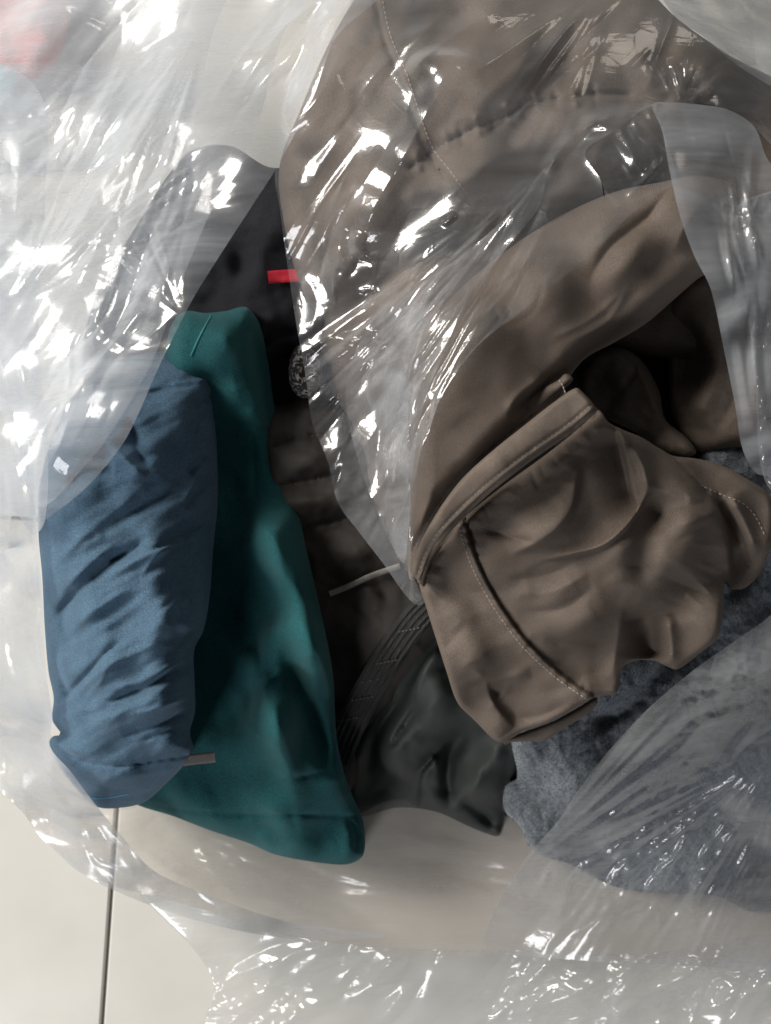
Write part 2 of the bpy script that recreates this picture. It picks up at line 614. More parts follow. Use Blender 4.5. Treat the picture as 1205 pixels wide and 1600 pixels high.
def film_mat(name, haze=0.10, rough=0.07, bump=0.25, tint=(0.975, 0.98, 0.985), spec=1.0, scl=110, milk=(0.80, 0.835, 0.875)):
    """thin polythene: lets most light straight through, a little of it is scattered (more where the film is seen on edge), and
       both faces reflect"""
    m, nt, N, L = new_mat(name)
    out = N('ShaderNodeOutputMaterial')
    tc = N('ShaderNodeTexCoord')
    nz = N('ShaderNodeTexNoise')
    nz.inputs['Scale'].default_value = scl
    nz.inputs['Detail'].default_value = 4
    nz.inputs['Distortion'].default_value = 0.6
    mp = N('ShaderNodeMapping')
    mp.inputs['Rotation'].default_value = (0, 0, math.radians(-58))
    mp.inputs['Scale'].default_value = (0.14, 1.0, 0.5)
    L(tc.outputs['Object'], mp.inputs['Vector'])
    L(mp.outputs[0], nz.inputs['Vector'])
    vo = N('ShaderNodeTexVoronoi')
    vo.feature = 'DISTANCE_TO_EDGE'
    vo.inputs['Scale'].default_value = scl * 0.55
    L(tc.outputs['Object'], vo.inputs['Vector'])
    vr = N('ShaderNodeMapRange')
    vr.inputs[1].default_value, vr.inputs[2].default_value = 0.0, 0.08
    vr.inputs[3].default_value, vr.inputs[4].default_value = 0.16, 0.0
    L(vo.outputs['Distance'], vr.inputs[0])
    ad = N('ShaderNodeMath')
    L(nz.outputs[0], ad.inputs[0])
    L(vr.outputs[0], ad.inputs[1])
    bp = N('ShaderNodeBump')
    bp.inputs['Strength'].default_value = bump
    bp.inputs['Distance'].default_value = 0.004
    L(ad.outputs[0], bp.inputs['Height'])
    # scatter grows with the path through the film
    lw = N('ShaderNodeLayerWeight')
    lw.inputs['Blend'].default_value = 0.5
    mr = N('ShaderNodeMapRange')
    mr.inputs[1].default_value, mr.inputs[2].default_value = 0.0, 1.0
    mr.inputs[3].default_value, mr.inputs[4].default_value = haze, min(0.8, haze * 3.0 + 0.10)
    pw = N('ShaderNodeMath')
    pw.operation = 'POWER'
    pw.inputs[1].default_value = 1.8
    L(lw.outputs['Facing'], pw.inputs[0])
    L(pw.outputs[0], mr.inputs[0])
    # uneven milkiness, drawn out along the pull of the film
    hn = N('ShaderNodeTexNoise')
    hn.inputs['Scale'].default_value = 38
    hn.inputs['Detail'].default_value = 6
    hn.inputs['Roughness'].default_value = 0.62
    hn.inputs['Distortion'].default_value = 0.5
    mp2 = N('ShaderNodeMapping')
    mp2.inputs['Rotation'].default_value = (0, 0, math.radians(-56))
    mp2.inputs['Scale'].default_value = (0.12, 1.0, 0.4)
    L(tc.outputs['Object'], mp2.inputs['Vector'])
    L(mp2.outputs[0], hn.inputs['Vector'])
    hr = N('ShaderNodeMapRange')
    hr.inputs[1].default_value, hr.inputs[2].default_value = 0.36, 0.68
    hr.inputs[3].default_value, hr.inputs[4].default_value = 0.55, 1.75
    L(hn.outputs[0], hr.inputs[0])
    hm = N('ShaderNodeMath')
    hm.operation = 'MULTIPLY'
    hm.use_clamp = True
    L(mr.outputs[0], hm.inputs[0])
    L(hr.outputs[0], hm.inputs[1])
    tr = N('ShaderNodeBsdfTransparent')
    tr.inputs[0].default_value = (*tint, 1)
    df = N('ShaderNodeBsdfDiffuse')
    df.inputs[0].default_value = (*milk, 1)
    tl = N('ShaderNodeBsdfTranslucent')
    tl.inputs[0].default_value = (*milk, 1)
    sc = N('ShaderNodeMixShader')
    sc.inputs[0].default_value = 0.60
    L(df.outputs[0], sc.inputs[1])
    L(tl.outputs[0], sc.inputs[2])
    m1 = N('ShaderNodeMixShader')
    L(hm.outputs[0], m1.inputs[0])
    L(tr.outputs[0], m1.inputs[1])
    L(sc.outputs[0], m1.inputs[2])
    gl = N('ShaderNodeBsdfGlossy')
    gl.inputs['Roughness'].default_value = rough
    gl.inputs[0].default_value = (1, 1, 1, 1)
    L(bp.outputs[0], gl.inputs['Normal'])
    # Schlick reflection, the same from both sides of the sheet
    lf = N('ShaderNodeLayerWeight')
    lf.inputs['Blend'].default_value = 0.5
    L(bp.outputs[0], lf.inputs['Normal'])
    p5 = N('ShaderNodeMath')
    p5.operation = 'POWER'
    p5.inputs[1].default_value = 5.0
    L(lf.outputs['Facing'], p5.inputs[0])
    fm = N('ShaderNodeMath')
    fm.operation = 'MULTIPLY_ADD'
    fm.inputs[1].default_value = 0.90
    fm.inputs[2].default_value = 0.075 * spec
    fm.use_clamp = True
    L(p5.outputs[0], fm.inputs[0])
    g2 = N('ShaderNodeBsdfGlossy')
    g2.inputs['Roughness'].default_value = min(0.6, rough * 3.2)
    L(bp.outputs[0], g2.inputs['Normal'])
    gm = N('ShaderNodeMixShader')
    gm.inputs[0].default_value = 0.38
    L(gl.outputs[0], gm.inputs[1])
    L(g2.outputs[0], gm.inputs[2])
    m2 = N('ShaderNodeMixShader')
    L(fm.outputs[0], m2.inputs[0])
    L(m1.outputs[0], m2.inputs[1])
    L(gm.outputs[0], m2.inputs[2])
    L(m2.outputs[0], out.inputs[0])
    return m


def tile_mat():
    m, nt, N, L = new_mat('glazed_tile')
    out = N('ShaderNodeOutputMaterial')
    b = N('ShaderNodeBsdfPrincipled')
    L(b.outputs[0], out.inputs[0])
    tc = N('ShaderNodeTexCoord')
    n = N('ShaderNodeTexNoise')
    n.inputs['Scale'].default_value = 9
    n.inputs['Detail'].default_value = 6
    L(tc.outputs['Object'], n.inputs['Vector'])
    cr = N('ShaderNodeValToRGB')
    cr.color_ramp.elements[0].position, cr.color_ramp.elements[1].position = 0.3, 0.75
    cr.color_ramp.elements[0].color = (0.56, 0.545, 0.50, 1)
    cr.color_ramp.elements[1].color = (0.64, 0.625, 0.58, 1)
    L(n.outputs[0], cr.inputs[0])
    L(cr.outputs[0], b.inputs['Base Color'])
    b.inputs['Roughness'].default_value = 0.35
    b.inputs['Specular IOR Level'].default_value = 0.35
    return m


def plain(name, col, rough=0.8, metal=0.0):
    m, nt, N, L = new_mat(name)
    out = N('ShaderNodeOutputMaterial')
    b = N('ShaderNodeBsdfPrincipled')
    L(b.outputs[0], out.inputs[0])
    tc = N('ShaderNodeTexCoord')
    n = N('ShaderNodeTexNoise')
    n.inputs['Scale'].default_value = 300
    L(tc.outputs['Object'], n.inputs['Vector'])
    mr = N('ShaderNodeMapRange')
    mr.inputs[3].default_value, mr.inputs[4].default_value = 0.75, 1.25
    L(n.outputs[0], mr.inputs[0])
    vm = N('ShaderNodeVectorMath')
    vm.operation = 'SCALE'
    vm.inputs[0].default_value = col
    L(mr.outputs[0], vm.inputs['Scale'])
    L(vm.outputs[0], b.inputs['Base Color'])
    b.inputs['Roughness'].default_value = rough
    b.inputs['Metallic'].default_value = metal
    return m


M_brown = fabric('brown_softshell', (0.130, 0.102, 0.082), 0.66, 0.20, 950, 0.45, 0.05, twill=330, spec=0.3)
M_brownstitch = plain('brown_thread', (0.33, 0.29, 0.25), 0.7)
M_hole_shade = fabric('hole_shade_black', (0.02, 0.019, 0.018), 0.8)  # shade of the sleeve opening as a near-black colour
M_blue = fabric('navy_jersey', (0.056, 0.104, 0.154), 0.9, 0.35, 900, 0.35, 0.25, lint=0.35, blotch_amt=0.12)
M_teal = fabric('teal_jersey', (0.012, 0.080, 0.086), 0.9, 0.35, 900, 0.35, 0.25, lint=0.2, blotch_amt=0.12)
M_tealthread = plain('teal_thread', (0.015, 0.16, 0.165), 0.7)
M_black = fabric('black_fleece_knit', (0.022, 0.022, 0.026), 0.95, 0.25, 900, 0.3, 0.1)
M_quilt = fabric('dark_taupe_nylon', (0.050, 0.043, 0.038), 0.65, 0.15, 1200, 0.2, 0.05)
M_satin = fabric('black_green_satin', (0.036, 0.041, 0.039), 0.6, 0.12, 1400, 0.12, 0.1, spec=0.35)
M_strap = fabric('black_webbing', (0.032, 0.031, 0.029), 0.7, 0.3, 700, 0.5, 0.05, twill=260)
M_fleece = fabric('grey_fleece', (0.135, 0.150, 0.165), 1.0, 0.30, 500, 0.5, 0.5, blotch_amt=0.05, blotch=90)
M_red = plain('red_tag', (0.75, 0.03, 0.06), 0.7)
M_grey = plain('grey_tape', (0.17, 0.155, 0.14), 0.8)
M_cordm = plain('grey_cord', (0.28, 0.26, 0.24), 0.8)
M_greythread = plain('grey_thread', (0.12, 0.12, 0.11), 0.8)
M_film = film_mat('clear_polythene', 0.08, 0.10, 0.08)
M_film2 = film_mat('clear_polythene_crumpled', 0.12, 0.10, 0.10, scl=90)
M_milky = film_mat('hazy_polythene', 0.34, 0.17, 0.06, scl=70, milk=(0.66, 0.695, 0.74))
M_flap = film_mat('flap_polythene', 0.19, 0.12, 0.06, spec=0.8, milk=(0.74, 0.78, 0.83), scl=80)
M_skirt = film_mat('loose_polythene', 0.10, 0.09, 0.08, scl=80)
M_inner = film_mat('inner_polythene', 0.20, 0.20, 0.08, tint=(0.97, 0.94, 0.91), scl=60, milk=(0.80, 0.75, 0.71))  # warm tint and milk paint bounced light into this film
M_tile = tile_mat()
M_grout = plain('grout', (0.20, 0.19, 0.17), 0.9)
M_print = None


def print_mat():
    m, nt, N, L = new_mat('black_white_print')
    out = N('ShaderNodeOutputMaterial')
    b = N('ShaderNodeBsdfPrincipled')
    L(b.outputs[0], out.inputs[0])
    tc = N('ShaderNodeTexCoord')
    v = N('ShaderNodeTexNoise')
    v.inputs['Scale'].default_value = 130
    v.inputs['Detail'].default_value = 1
    v.inputs['Distortion'].default_value = 2.5
    L(tc.outputs['Object'], v.inputs['Vector'])
    cr = N('ShaderNodeValToRGB')
    cr.color_ramp.elements[0].position = 0.52
    cr.color_ramp.elements[0].color = (0.012, 0.012, 0.012, 1)
    cr.color_ramp.elements[1].position = 0.58
    cr.color_ramp.elements[1].color = (0.26, 0.24, 0.22, 1)
    L(v.outputs[0], cr.inputs[0])
    L(cr.outputs[0], b.inputs['Base Color'])
    b.inputs['Roughness'].default_value = 0.8
    return m


M_print = print_mat()

# ------------------------------------------------------------------ floor: big glazed tiles with recessed joints
floor = mesh_obj('floor', [(-3, -3, FLOOR - 0.004), (3, -3, FLOOR - 0.004), (3, 3, FLOOR - 0.004), (-3, 3, FLOOR - 0.004)], [(0, 1, 2, 3)], M_grout, smooth=False)
floor['kind'] = 'structure'


def tile_mesh(s=0.80, gap=0.0030, h=0.012, bev=0.0018):
    a = s / 2 - gap / 2
    V, fc = [], []
    for r, z in ((a, -h), (a, -bev), (a - bev * 0.4, -bev * 0.4), (a - bev, 0)):
        V += [(-r, -r, z), (r, -r, z), (r, r, z), (-r, r, z)]
    for k in range(3):
        for c in range(4):
            fc.append((4 * k + c, 4 * k + (c + 1) % 4, 4 * k + 4 + (c + 1) % 4, 4 * k + 4 + c))
    fc.append((12, 13, 14, 15))
    return V, fc


tv, tf = tile_mesh()
ang = math.radians(-4.0)
jx, jy = (168 - 602.5) / F * (H - FLOOR), (800 - 1480) / F * (H - FLOOR)          # a point on the visible joint
t0 = mesh_obj('tile', tv, tf, M_tile, floor, smooth=False)
first = True
ux, uy = np.array([math.cos(ang), math.sin(ang)]), np.array([-math.sin(ang), math.cos(ang)])
for i in range(-2, 3):
    for j in range(-2, 3):
        t = t0 if first else link('tile', t0.data, floor)
        first = False
        c = np.array([jx, jy]) + ux * 0.80 * (i + 0.5 * (j % 2) + 0.5) + uy * (0.80 * (j - 0.5) + 0.395)
        t.location = (c[0], c[1], FLOOR)
        t.rotation_euler = (0, 0, ang)

def puckers(line, step, length, wd, amp, seed):
    rp = np.random.default_rng(seed)
    pl = spline(line, 2.0)
    out = []
    s_ = np.concatenate([[0], np.cumsum(np.linalg.norm(np.diff(pl, axis=0), axis=1))])
    for a in np.arange(step * 0.5, s_[-1], step):
        a = a + rp.uniform(-0.35, 0.35) * step
        p = np.array([np.interp(a, s_, pl[:, c]) for c in (0, 1)])
        q = np.array([np.interp(a + 2, s_, pl[:, c]) for c in (0, 1)])
        d = (q - p) / (np.linalg.norm(q - p) + 1e-9)
        n = np.array([-d[1], d[0]]) + d * rp.uniform(-0.5, 0.5)
        l = length * rp.uniform(0.4, 1.2)
        out.append(('r', [tuple(p - n * l * rp.uniform(0.2, 1)), tuple(p), tuple(p + n * l * rp.uniform(0.2, 1))], wd * rp.uniform(0.7, 1.4), amp * rp.choice([-1, 1]) * rp.uniform(0.4, 1.2)))
    return out


def creases(cx, cy, rx, ry, ang, spread, n, ln, wd, amp, seed):
    """thin wrinkles running much the same way"""
    rp = np.random.default_rng(seed)
    out = []
    for _ in range(n):
        px, py = cx + rx * rp.uniform(-1, 1), cy + ry * rp.uniform(-1, 1)
        a = math.radians(ang + spread * rp.normal())
        l = ln * rp.uniform(0.4, 1.2) / 2
        b = rp.normal() * 0.18 * l
        out.append(('r', [(px - l * math.cos(a), py - l * math.sin(a)), (px - b * math.sin(a), py + b * math.cos(a)), (px + l * math.cos(a), py + l * math.sin(a))],
                    wd * rp.uniform(0.7, 1.6), amp * rp.choice([-1, 1]) * rp.uniform(0.4, 1.2)))
    return out


# ------------------------------------------------------------------ clothes, from the lowest up
# pink and turquoise bundle beyond the bag, top left
t = thing('pink_cloth', 'pink cloth lying beyond the bag, seen blurred through the film in the top left corner', 'cloth')
cloth('cloth_body', [(-120, -120), (60, -120), (120, -60), (110, 20), (95, 85), (60, 120), (10, 120), (-40, 90), (-120, 60)], 6,
      [(0, 0, 0.15), (60, 60, 0.15), (100, 0, 0.14)],
      fabric('pink_cotton', (0.60, 0.13, 0.11), 0.9), t, R=50, Rz=0.03, noise=(0.006, 60), depth=0.03, register=False)
t = thing('turquoise_cloth', 'bright turquoise cloth scrap at the left border beside the pink cloth', 'cloth')
cloth('cloth_body', [(-120, 70), (-10, 68), (26, 100), (30, 125), (5, 158), (-120, 170)], 6, [(0, 100, 0.14), (0, 140, 0.13)],
      fabric('turquoise_cotton', (0.01, 0.42, 0.50), 0.9), t, R=30, Rz=0.02, depth=0.02, register=False)

# black sweater at the back
t = thing('black_sweater', 'black knitted sweater with a small red tag, behind the teal shirt', 'sweater')
zf, _ = cloth('sweater_body', [(300, 235), (360, 228), (425, 262), (520, 250), (620, 300), (660, 420), (640, 560), (560, 640), (460, 660),
               (380, 620), (300, 560), (200, 640), (140, 620), (130, 540), (160, 440), (215, 350), (262, 275)], 5,
              [(120, 520, 0.24), (200, 440, 0.26), (320, 300, 0.27), (420, 330, 0.30), (420, 470, 0.30), (330, 430, 0.285), (470, 600, 0.25), (600, 420, 0.27)], M_black, t,
              [('g', [(300, 330), (345, 400), (365, 450), (372, 490)], 22, 0.010), ('g', [(378, 380), (372, 440), (376, 500)], 14, -0.007),
               ('g', [(400, 545), (430, 520), (470, 512)], 9, -0.012), ('g', [(400, 560), (440, 540), (480, 535)], 12, 0.008),
               ('g', [(430, 300), (415, 380), (400, 470)], 30, 0.006), ('g', [(395, 290), (385, 340)], 12, -0.004)],
              R=40, Rz=0.03, noise=(0.004, 50), depth=0.16, inward=50)
ribbon('red_tag', [(419, 433.5), (436, 432), (470, 430)], 20, zf, M_red, t, lift=0.004, thick=0.002)

# dark quilted jacket in the middle
t = thing('dark_jacket', 'dark taupe quilted jacket with stitched rows, squeezed between teal shirt and brown jacket', 'jacket')
seams = [[(430, 690), (460, 683), (500, 680), (560, 678)], [(440, 838), (482, 825), (520, 815), (552, 800), (600, 780)],
         [(440, 760), (480, 752), (530, 742)]]
zfq, _ = cloth('jacket_body', [(400, 640), (450, 630), (480, 612), (560, 640), (660, 800), (720, 960), (690, 1000), (640, 1060),
               (580, 1150), (545, 1240), (500, 1240), (470, 1100), (440, 900), (410, 760)], 4,
               [(460, 650, 0.285), (500, 760, 0.29), (560, 860, 0.28), (520, 930, 0.265), (530, 1050, 0.225), (540, 1200, 0.18), (640, 960, 0.27),
                (680, 960, 0.275)],
               M_quilt, t,
               sum([puckers(q_, 13, 24, 5, 0.0018, 30) for q_ in seams], []) + [('s', s, 5, -0.005, 0) for s in seams] + [('g', [(450, 720), (520, 712)], 22, 0.006, 0), ('g', [(470, 790), (540, 775)], 22, 0.007, 0),
                ('g', [(500, 880), (600, 840)], 24, 0.006, 0), ('g', [(590, 920), (560, 960)], 20, 0.006)],
               R=35, Rz=0.03, noise=(0.003, 40), depth=0.14, inward=40)
stitches('seam_stitching', seams, lambda x, y: zfq(x, y), M_greythread, t, 9, 5, 1.6, lift=0.0012)
ribbon('drawcord', [(515, 928), (545, 916), (580, 900), (625, 884)], 9, zfq, M_cordm, t, lift=0.006, thick=0.002, crown=0.001)

# patterned scrap
t = thing('patterned_scarf', 'black and white patterned scarf end peeping out between black sweater and clear film', 'scarf')
cloth('scarf_body', [(452, 570), (460, 545), (475, 538), (500, 560), (500, 612), (472, 622), (454, 602)], 3, [(470, 580, 0.305)], M_print, t,
      [('g', [(455, 560), (470, 600)], 8, 0.004)], R=16, Rz=0.015, depth=0.04, inward=15)

# black glossy trousers
t = thing('satin_trousers', 'glossy black green trousers bunched at the bottom, left of the grey fleece', 'trousers')
cloth('trousers_body', [(700, 960), (760, 1010), (830, 1110), (812, 1180), (800, 1240), (782, 1305), (770, 1306), (730, 1290), (680, 1268), (620, 1262),
       (570, 1275), (545, 1270), (540, 1200), (560, 1150), (600, 1080), (640, 1020)], 4,
      [(690, 1000, 0.26), (720, 1100, 0.25), (640, 1180, 0.22), (600, 1250, 0.13), (740, 1200, 0.20), (775, 1290, 0.14), (800, 1150, 0.23)], M_satin, t,
      creases(680, 1150, 100, 120, -58, 14, 20, 90, 5, 0.0016, 27) + [('c', [(606, 1215), (612, 1150), (640, 1090), (690, 1010)], 44, 0.018), ('r', [(655, 1100), (625, 1145), (606, 1175)], 6, -0.007),
       ('g', [(640, 1075), (590, 1150), (570, 1230)], 14, -0.012), ('c', [(690, 1170), (662, 1200), (652, 1225), (650, 1290)], 26, -0.020),
       ('g', [(740, 1120), (700, 1180), (705, 1270)], 17, -0.020), ('g', [(678, 1180), (684, 1205), (680, 1230)], 6, 0.008),
       ('g', [(780, 1165), (755, 1210), (735, 1250)], 22, 0.010), ('g', [(720, 1245), (760, 1280), (780, 1295)], 9, -0.010),
       ('g', [(800, 1140), (790, 1220), (784, 1300)], 10, -0.006), ('g', [(700, 1050), (670, 1130), (640, 1190)], 24, 0.008)],
      R=24, Rz=0.025, noise=(0.001, 40), depth=0.11, inward=30, facets=(0.003, 45, -60, 2.4, 9), gain=1.3)

# webbing strap
t = thing('webbing_strap', 'black ribbed webbing strap with stitched bars, lying beside the glossy black trousers', 'strap')
strap_line = [(690, 930), (650, 968), (612, 1020), (575, 1080), (545, 1140), (525, 1190)]
zs = lambda x, y: control(x, y, [(660, 960, 0.295), (612, 1020, 0.275), (560, 1100, 0.24), (525, 1190, 0.205)])
ribbon('strap_web', strap_line, 46, zs, M_strap, t, thick=0.004, crown=0.001)
for o_ in (-17, -9, 0, 9, 17):
    pl = spline(strap_line, 10)
    tt = np.gradient(pl, axis=0)
    tt /= np.linalg.norm(tt, axis=1, keepdims=True)
    cord('rib', (pl + np.stack([-tt[:, 1], tt[:, 0]], -1) * o_).tolist(), 0.0012, zs, M_strap, t, lift=0.0018)
bars = [[(p[0] - 20, p[1] + 3), (p[0] + 20, p[1] - 5)] for p in ((640, 985), (606, 1035), (583, 1064), (568, 1092), (545, 1125))]
stitches('bar_stitching', bars, lambda x, y: zs(x, y) + 0.003, M_greythread, t, 6, 4, 1.6)

# grey fleece on the right
t = thing('grey_fleece', 'fuzzy blue grey fleece in the lower right, under the brown jacket', 'fleece')
zfl, _ = cloth('fleece_body', [(800, 1150), (830, 1090), (900, 1050), (1000, 980), (1080, 900), (1090, 800), (1100, 700), (1160, 690), (1260, 720), (1270, 1000),
               (1270, 1400), (1180, 1425), (1120, 1400), (1040, 1395), (960, 1385), (890, 1350), (835, 1330), (812, 1290), (788, 1265), (790, 1228), (808, 1215)],
              3.0, [(830, 1130, 0.255), (830, 1270, 0.20), (900, 1200, 0.25), (960, 1300, 0.19), (1050, 1150, 0.25), (1100, 1300, 0.18), (1200, 1380, 0.12),
                    (1200, 1100, 0.24), (1190, 800, 0.31), (1140, 720, 0.33), (1200, 950, 0.28), (950, 1380, 0.13), (1020, 1050, 0.26)], M_fleece, t,
              [('g', [(1180, 880), (1100, 970), (1040, 1040), (980, 1110), (940, 1130)], 14, -0.020, 0), ('g', [(790, 1232), (840, 1222), (900, 1215)], 9, -0.006),
               ('g', [(1200, 960), (1120, 1030), (1040, 1090)], 20, 0.012), ('g', [(860, 1110), (900, 1150), (960, 1180)], 30, 0.004)],
              R=22, Rz=0.02, noise=(0.004, 50), fine=(0.0016, 9), depth=0.10, inward=25)
# nap of the fleece
rng = np.random.default_rng(5)
nx_, ny_ = rng.uniform(785, 1240, 60000), rng.uniform(690, 1420, 60000)
pl = spline([(800, 1150), (830, 1090), (900, 1050), (1000, 980), (1080, 900), (1090, 800), (1100, 700), (1160, 690), (1260, 720), (1270, 1000),
             (1270, 1400), (1180, 1425), (1120, 1400), (1040, 1395), (960, 1385), (890, 1350), (835, 1330), (812, 1290), (788, 1265), (790, 1228), (808, 1215)], 5, True)
ok = inside(pl, nx_, ny_)
nx_, ny_ = nx_[ok], ny_[ok]
nz_ = zfl(nx_, ny_)
a = rng.uniform(0, 6.28, len(nx_))
ln = rng.uniform(3, 7, len(nx_))
A = P(nx_, ny_, nz_ - 0.0005)
B = P(nx_ + 0.9 * np.cos(a + 1.57), ny_ + 0.9 * np.sin(a + 1.57), nz_ - 0.0005)
C = P(nx_ + ln * np.cos(a), ny_ + ln * np.sin(a), nz_ + rng.uniform(0.0008, 0.003, len(nx_)))
nap = mesh_obj('fleece_nap', np.concatenate([A, B, C]), np.stack([np.arange(len(A)), len(A) + np.arange(len(A)), 2 * len(A) + np.arange(len(A))], -1), M_fleece, t)
nap['kind'] = 'stuff'

# teal shirt
t = thing('teal_shirt', 'folded teal green T-shirt standing between the navy roll and the dark jacket', 'shirt')
hem_t = [(205, 1252), (300, 1268), (400, 1274), (480, 1274), (566, 1276)]
shs = [(325, 655), (380, 662), (450, 676)]
zft, _ = cloth('shirt_body', [(262, 530), (272, 500), (290, 486), (320, 489), (352, 486), (385, 480), (405, 505), (418, 560), (430, 640), (450, 720), (475, 840), (500, 950),
               (520, 1050), (526, 1150), (540, 1215), (556, 1255), (568, 1285), (568, 1335), (545, 1350), (500, 1348), (430, 1335), (390, 1318), (330, 1298), (270, 1275),
               (210, 1255), (170, 1220), (200, 1000), (240, 700)], 3.5,
               [(330, 520, 0.350), (400, 600, 0.318), (360, 760, 0.275), (400, 760, 0.285), (440, 850, 0.322), (350, 950, 0.262), (400, 950, 0.275), (460, 1000, 0.325), (350, 1100, 0.25), (430, 1130, 0.312),
                (500, 1150, 0.275), (300, 1230, 0.25), (440, 1250, 0.27), (540, 1310, 0.225), (400, 1310, 0.235), (250, 1265, 0.22)], M_teal, t,
               creases(440, 900, 70, 350, 68, 12, 16, 120, 5, 0.0009, 24) + puckers(hem_t, 26, 34, 7, 0.0005, 25) + puckers(shs, 22, 30, 6, 0.0004, 26) +
               [('g', [(340, 500), (360, 560), (370, 640)], 26, 0.006), ('g', [(400, 760), (435, 870), (480, 980), (515, 1090)], 26, 0.012),
                ('g', [(350, 930), (400, 1020), (440, 1100)], 22, -0.006), ('g', [(385, 1010), (415, 1070), (438, 1150), (455, 1220), (470, 1260)], 24, 0.012),
                ('g', [(430, 980), (470, 1080), (500, 1160), (515, 1220)], 15, -0.010), 
                ('s', hem_t, 3, -0.004, 0), ('s', shs, 3, -0.003, 0), ('g', [(540, 1275), (555, 1300), (558, 1340)], 6, -0.003), ('g', [(405, 1300), (425, 1330)], 10, 0.002),
                ('s', [(432, 1217), (470, 1215), (510, 1205)], 3, -0.003), ('g', [(395, 500), (420, 640), (440, 760)], 14, -0.010)],
               R=32, Rz=0.032, noise=(0.0012, 60), depth=0.16, inward=45, facets=(0.0030, 60, 62, 2.5, 8), gain=1.9)
ribbon('seam_thread', [(330, 492), (312, 525), (298, 556)], 3, zft, M_tealthread, t, lift=0.001, thick=0.0005)

# navy roll
t = thing('navy_shirt', 'rolled wrinkled navy blue T-shirt at the left with a small grey tag', 'shirt')
hem_b = [(78, 1152), (110, 1180), (150, 1194), (200, 1196), (250, 1188), (300, 1180)]
top_b = [(160, 620), (210, 612), (260, 602), (300, 596), (336, 590)]
zfb, _ = cloth('shirt_roll', [(180, 570), (220, 553), (265, 549), (300, 554), (318, 570), (336, 592), (336, 640), (340, 720), (340, 790), (334, 850), (328, 930), (318, 985), (304, 1015),
               (304, 1060), (305, 1110), (297, 1145), (302, 1170), (288, 1195), (262, 1222), (228, 1252), (190, 1262), (150, 1260), (118, 1230), (92, 1195), (77, 1160), (84, 1150), (96, 1148),
               (82, 1125), (84, 1090), (76, 1050), (70, 980), (66, 900), (60, 830), (62, 760), (90, 660), (130, 600)], 3.0,
               [(230, 570, 0.345), (110, 740, 0.385), (210, 720, 0.372), (310, 720, 0.345), (120, 860, 0.372), (220, 860, 0.375), (310, 860, 0.350), (110, 1000, 0.345), (190, 1000, 0.367), (255, 1000, 0.378), (120, 1100, 0.338), (190, 1090, 0.358), (255, 1080, 0.372), (290, 1120, 0.355), (190, 1200, 0.330), (190, 1255, 0.29)], M_blue, t,
               creases(195, 900, 120, 300, -36, 10, 34, 110, 4.5, 0.0016, 21) + puckers(hem_b, 19, 26, 5, 0.0004, 22) + puckers(top_b, 19, 26, 5, 0.0004, 23) +
               [('r', [(70, 985), (120, 925), (170, 880), (230, 835)], 9, -0.0060), ('r', [(75, 950), (130, 890), (180, 850)], 12, 0.005),
                ('r', [(165, 905), (230, 865), (290, 850), (335, 838)], 13, 0.006), ('r', [(180, 880), (240, 858), (300, 832), (335, 815)], 6, -0.005),
                ('r', [(170, 878), (205, 862), (225, 842)], 5, -0.005), ('r', [(100, 760), (140, 735), (180, 735)], 16, -0.012), ('r', [(200, 650), (215, 700), (232, 735)], 13, -0.009),
                ('r', [(165, 690), (195, 715), (225, 745)], 10, 0.007), ('r', [(290, 745), (305, 735), (325, 715)], 6, -0.006), ('r', [(285, 800), (305, 775), (335, 745)], 6, -0.006),
                ('r', [(300, 690), (312, 660), (334, 640)], 7, -0.006), ('r', [(300, 640), (320, 625), (336, 615)], 6, -0.005), ('r', [(318, 720), (300, 760), (285, 790)], 8, 0.005),
                ('r', [(85, 1105), (130, 1060), (165, 1020), (195, 1000)], 7, -0.008), ('r', [(72, 1040), (92, 1060), (105, 1085)], 7, -0.008),
                ('r', [(110, 1010), (95, 960), (120, 920)], 10, -0.006), ('r', [(155, 1100), (210, 1082), (260, 1058), (305, 1035)], 9, -0.007), ('r', [(165, 1080), (230, 1060), (290, 1030)], 10, 0.005),
                ('r', [(195, 1118), (240, 1108), (300, 1085)], 6, 0.004), ('r', [(190, 1150), (240, 1135), (300, 1110)], 8, -0.007), ('r', [(120, 1118), (160, 1112), (200, 1092)], 5, -0.003),
                ('r', [(215, 1160), (255, 1145), (295, 1140)], 7, -0.004), ('r', [(70, 900), (140, 830), (230, 760)], 12, 0.004), ('r', [(90, 1010), (150, 950), (230, 905), (320, 880)], 12, 0.004), ('r', [(110, 1090), (180, 1035), (260, 1000)], 12, 0.005), ('r', [(150, 830), (230, 790), (330, 770)], 10, -0.003), ('r', [(120, 1140), (200, 1110), (290, 1075)], 9, 0.003), ('g', [(225, 905), (250, 950), (260, 1000)], 24, 0.006),
                ('g', [(130, 940), (150, 1000), (180, 1060)], 28, 0.006), ('r', [(290, 900), (280, 960), (272, 1010)], 16, -0.004),
                ('s', hem_b, 3, -0.005, 0), ('r', [(110, 1200), (180, 1215), (260, 1203)], 12, 0.004, 0), ('s', top_b, 2.5, 0.0022, 0), ('s', [(155, 626), (210, 618), (260, 608), (336, 597)], 2.5, -0.002, 0),
                ('s', [(92, 1195), (140, 1240), (180, 1247), (240, 1240)], 3, -0.003, 0)],
               R=80, Rz=0.062, noise=(0.0014, 60), depth=0.10, inward=45, lift=0.004, facets=(0.0044, 32, -36, 4.5, 7), gain=1.2)
ribbon('size_tag', [(262, 1192), (290, 1188), (336, 1183)], 17, lambda x, y: 0 * x + 0.300, M_grey, t, lift=0.0, thick=0.001)
ribbon('hem_thread', [(128, 1248), (165, 1247), (200, 1241)], 2.2, zfb, plain('blue_thread', (0.06, 0.22, 0.36)), t, lift=0.001, thick=0.0004)

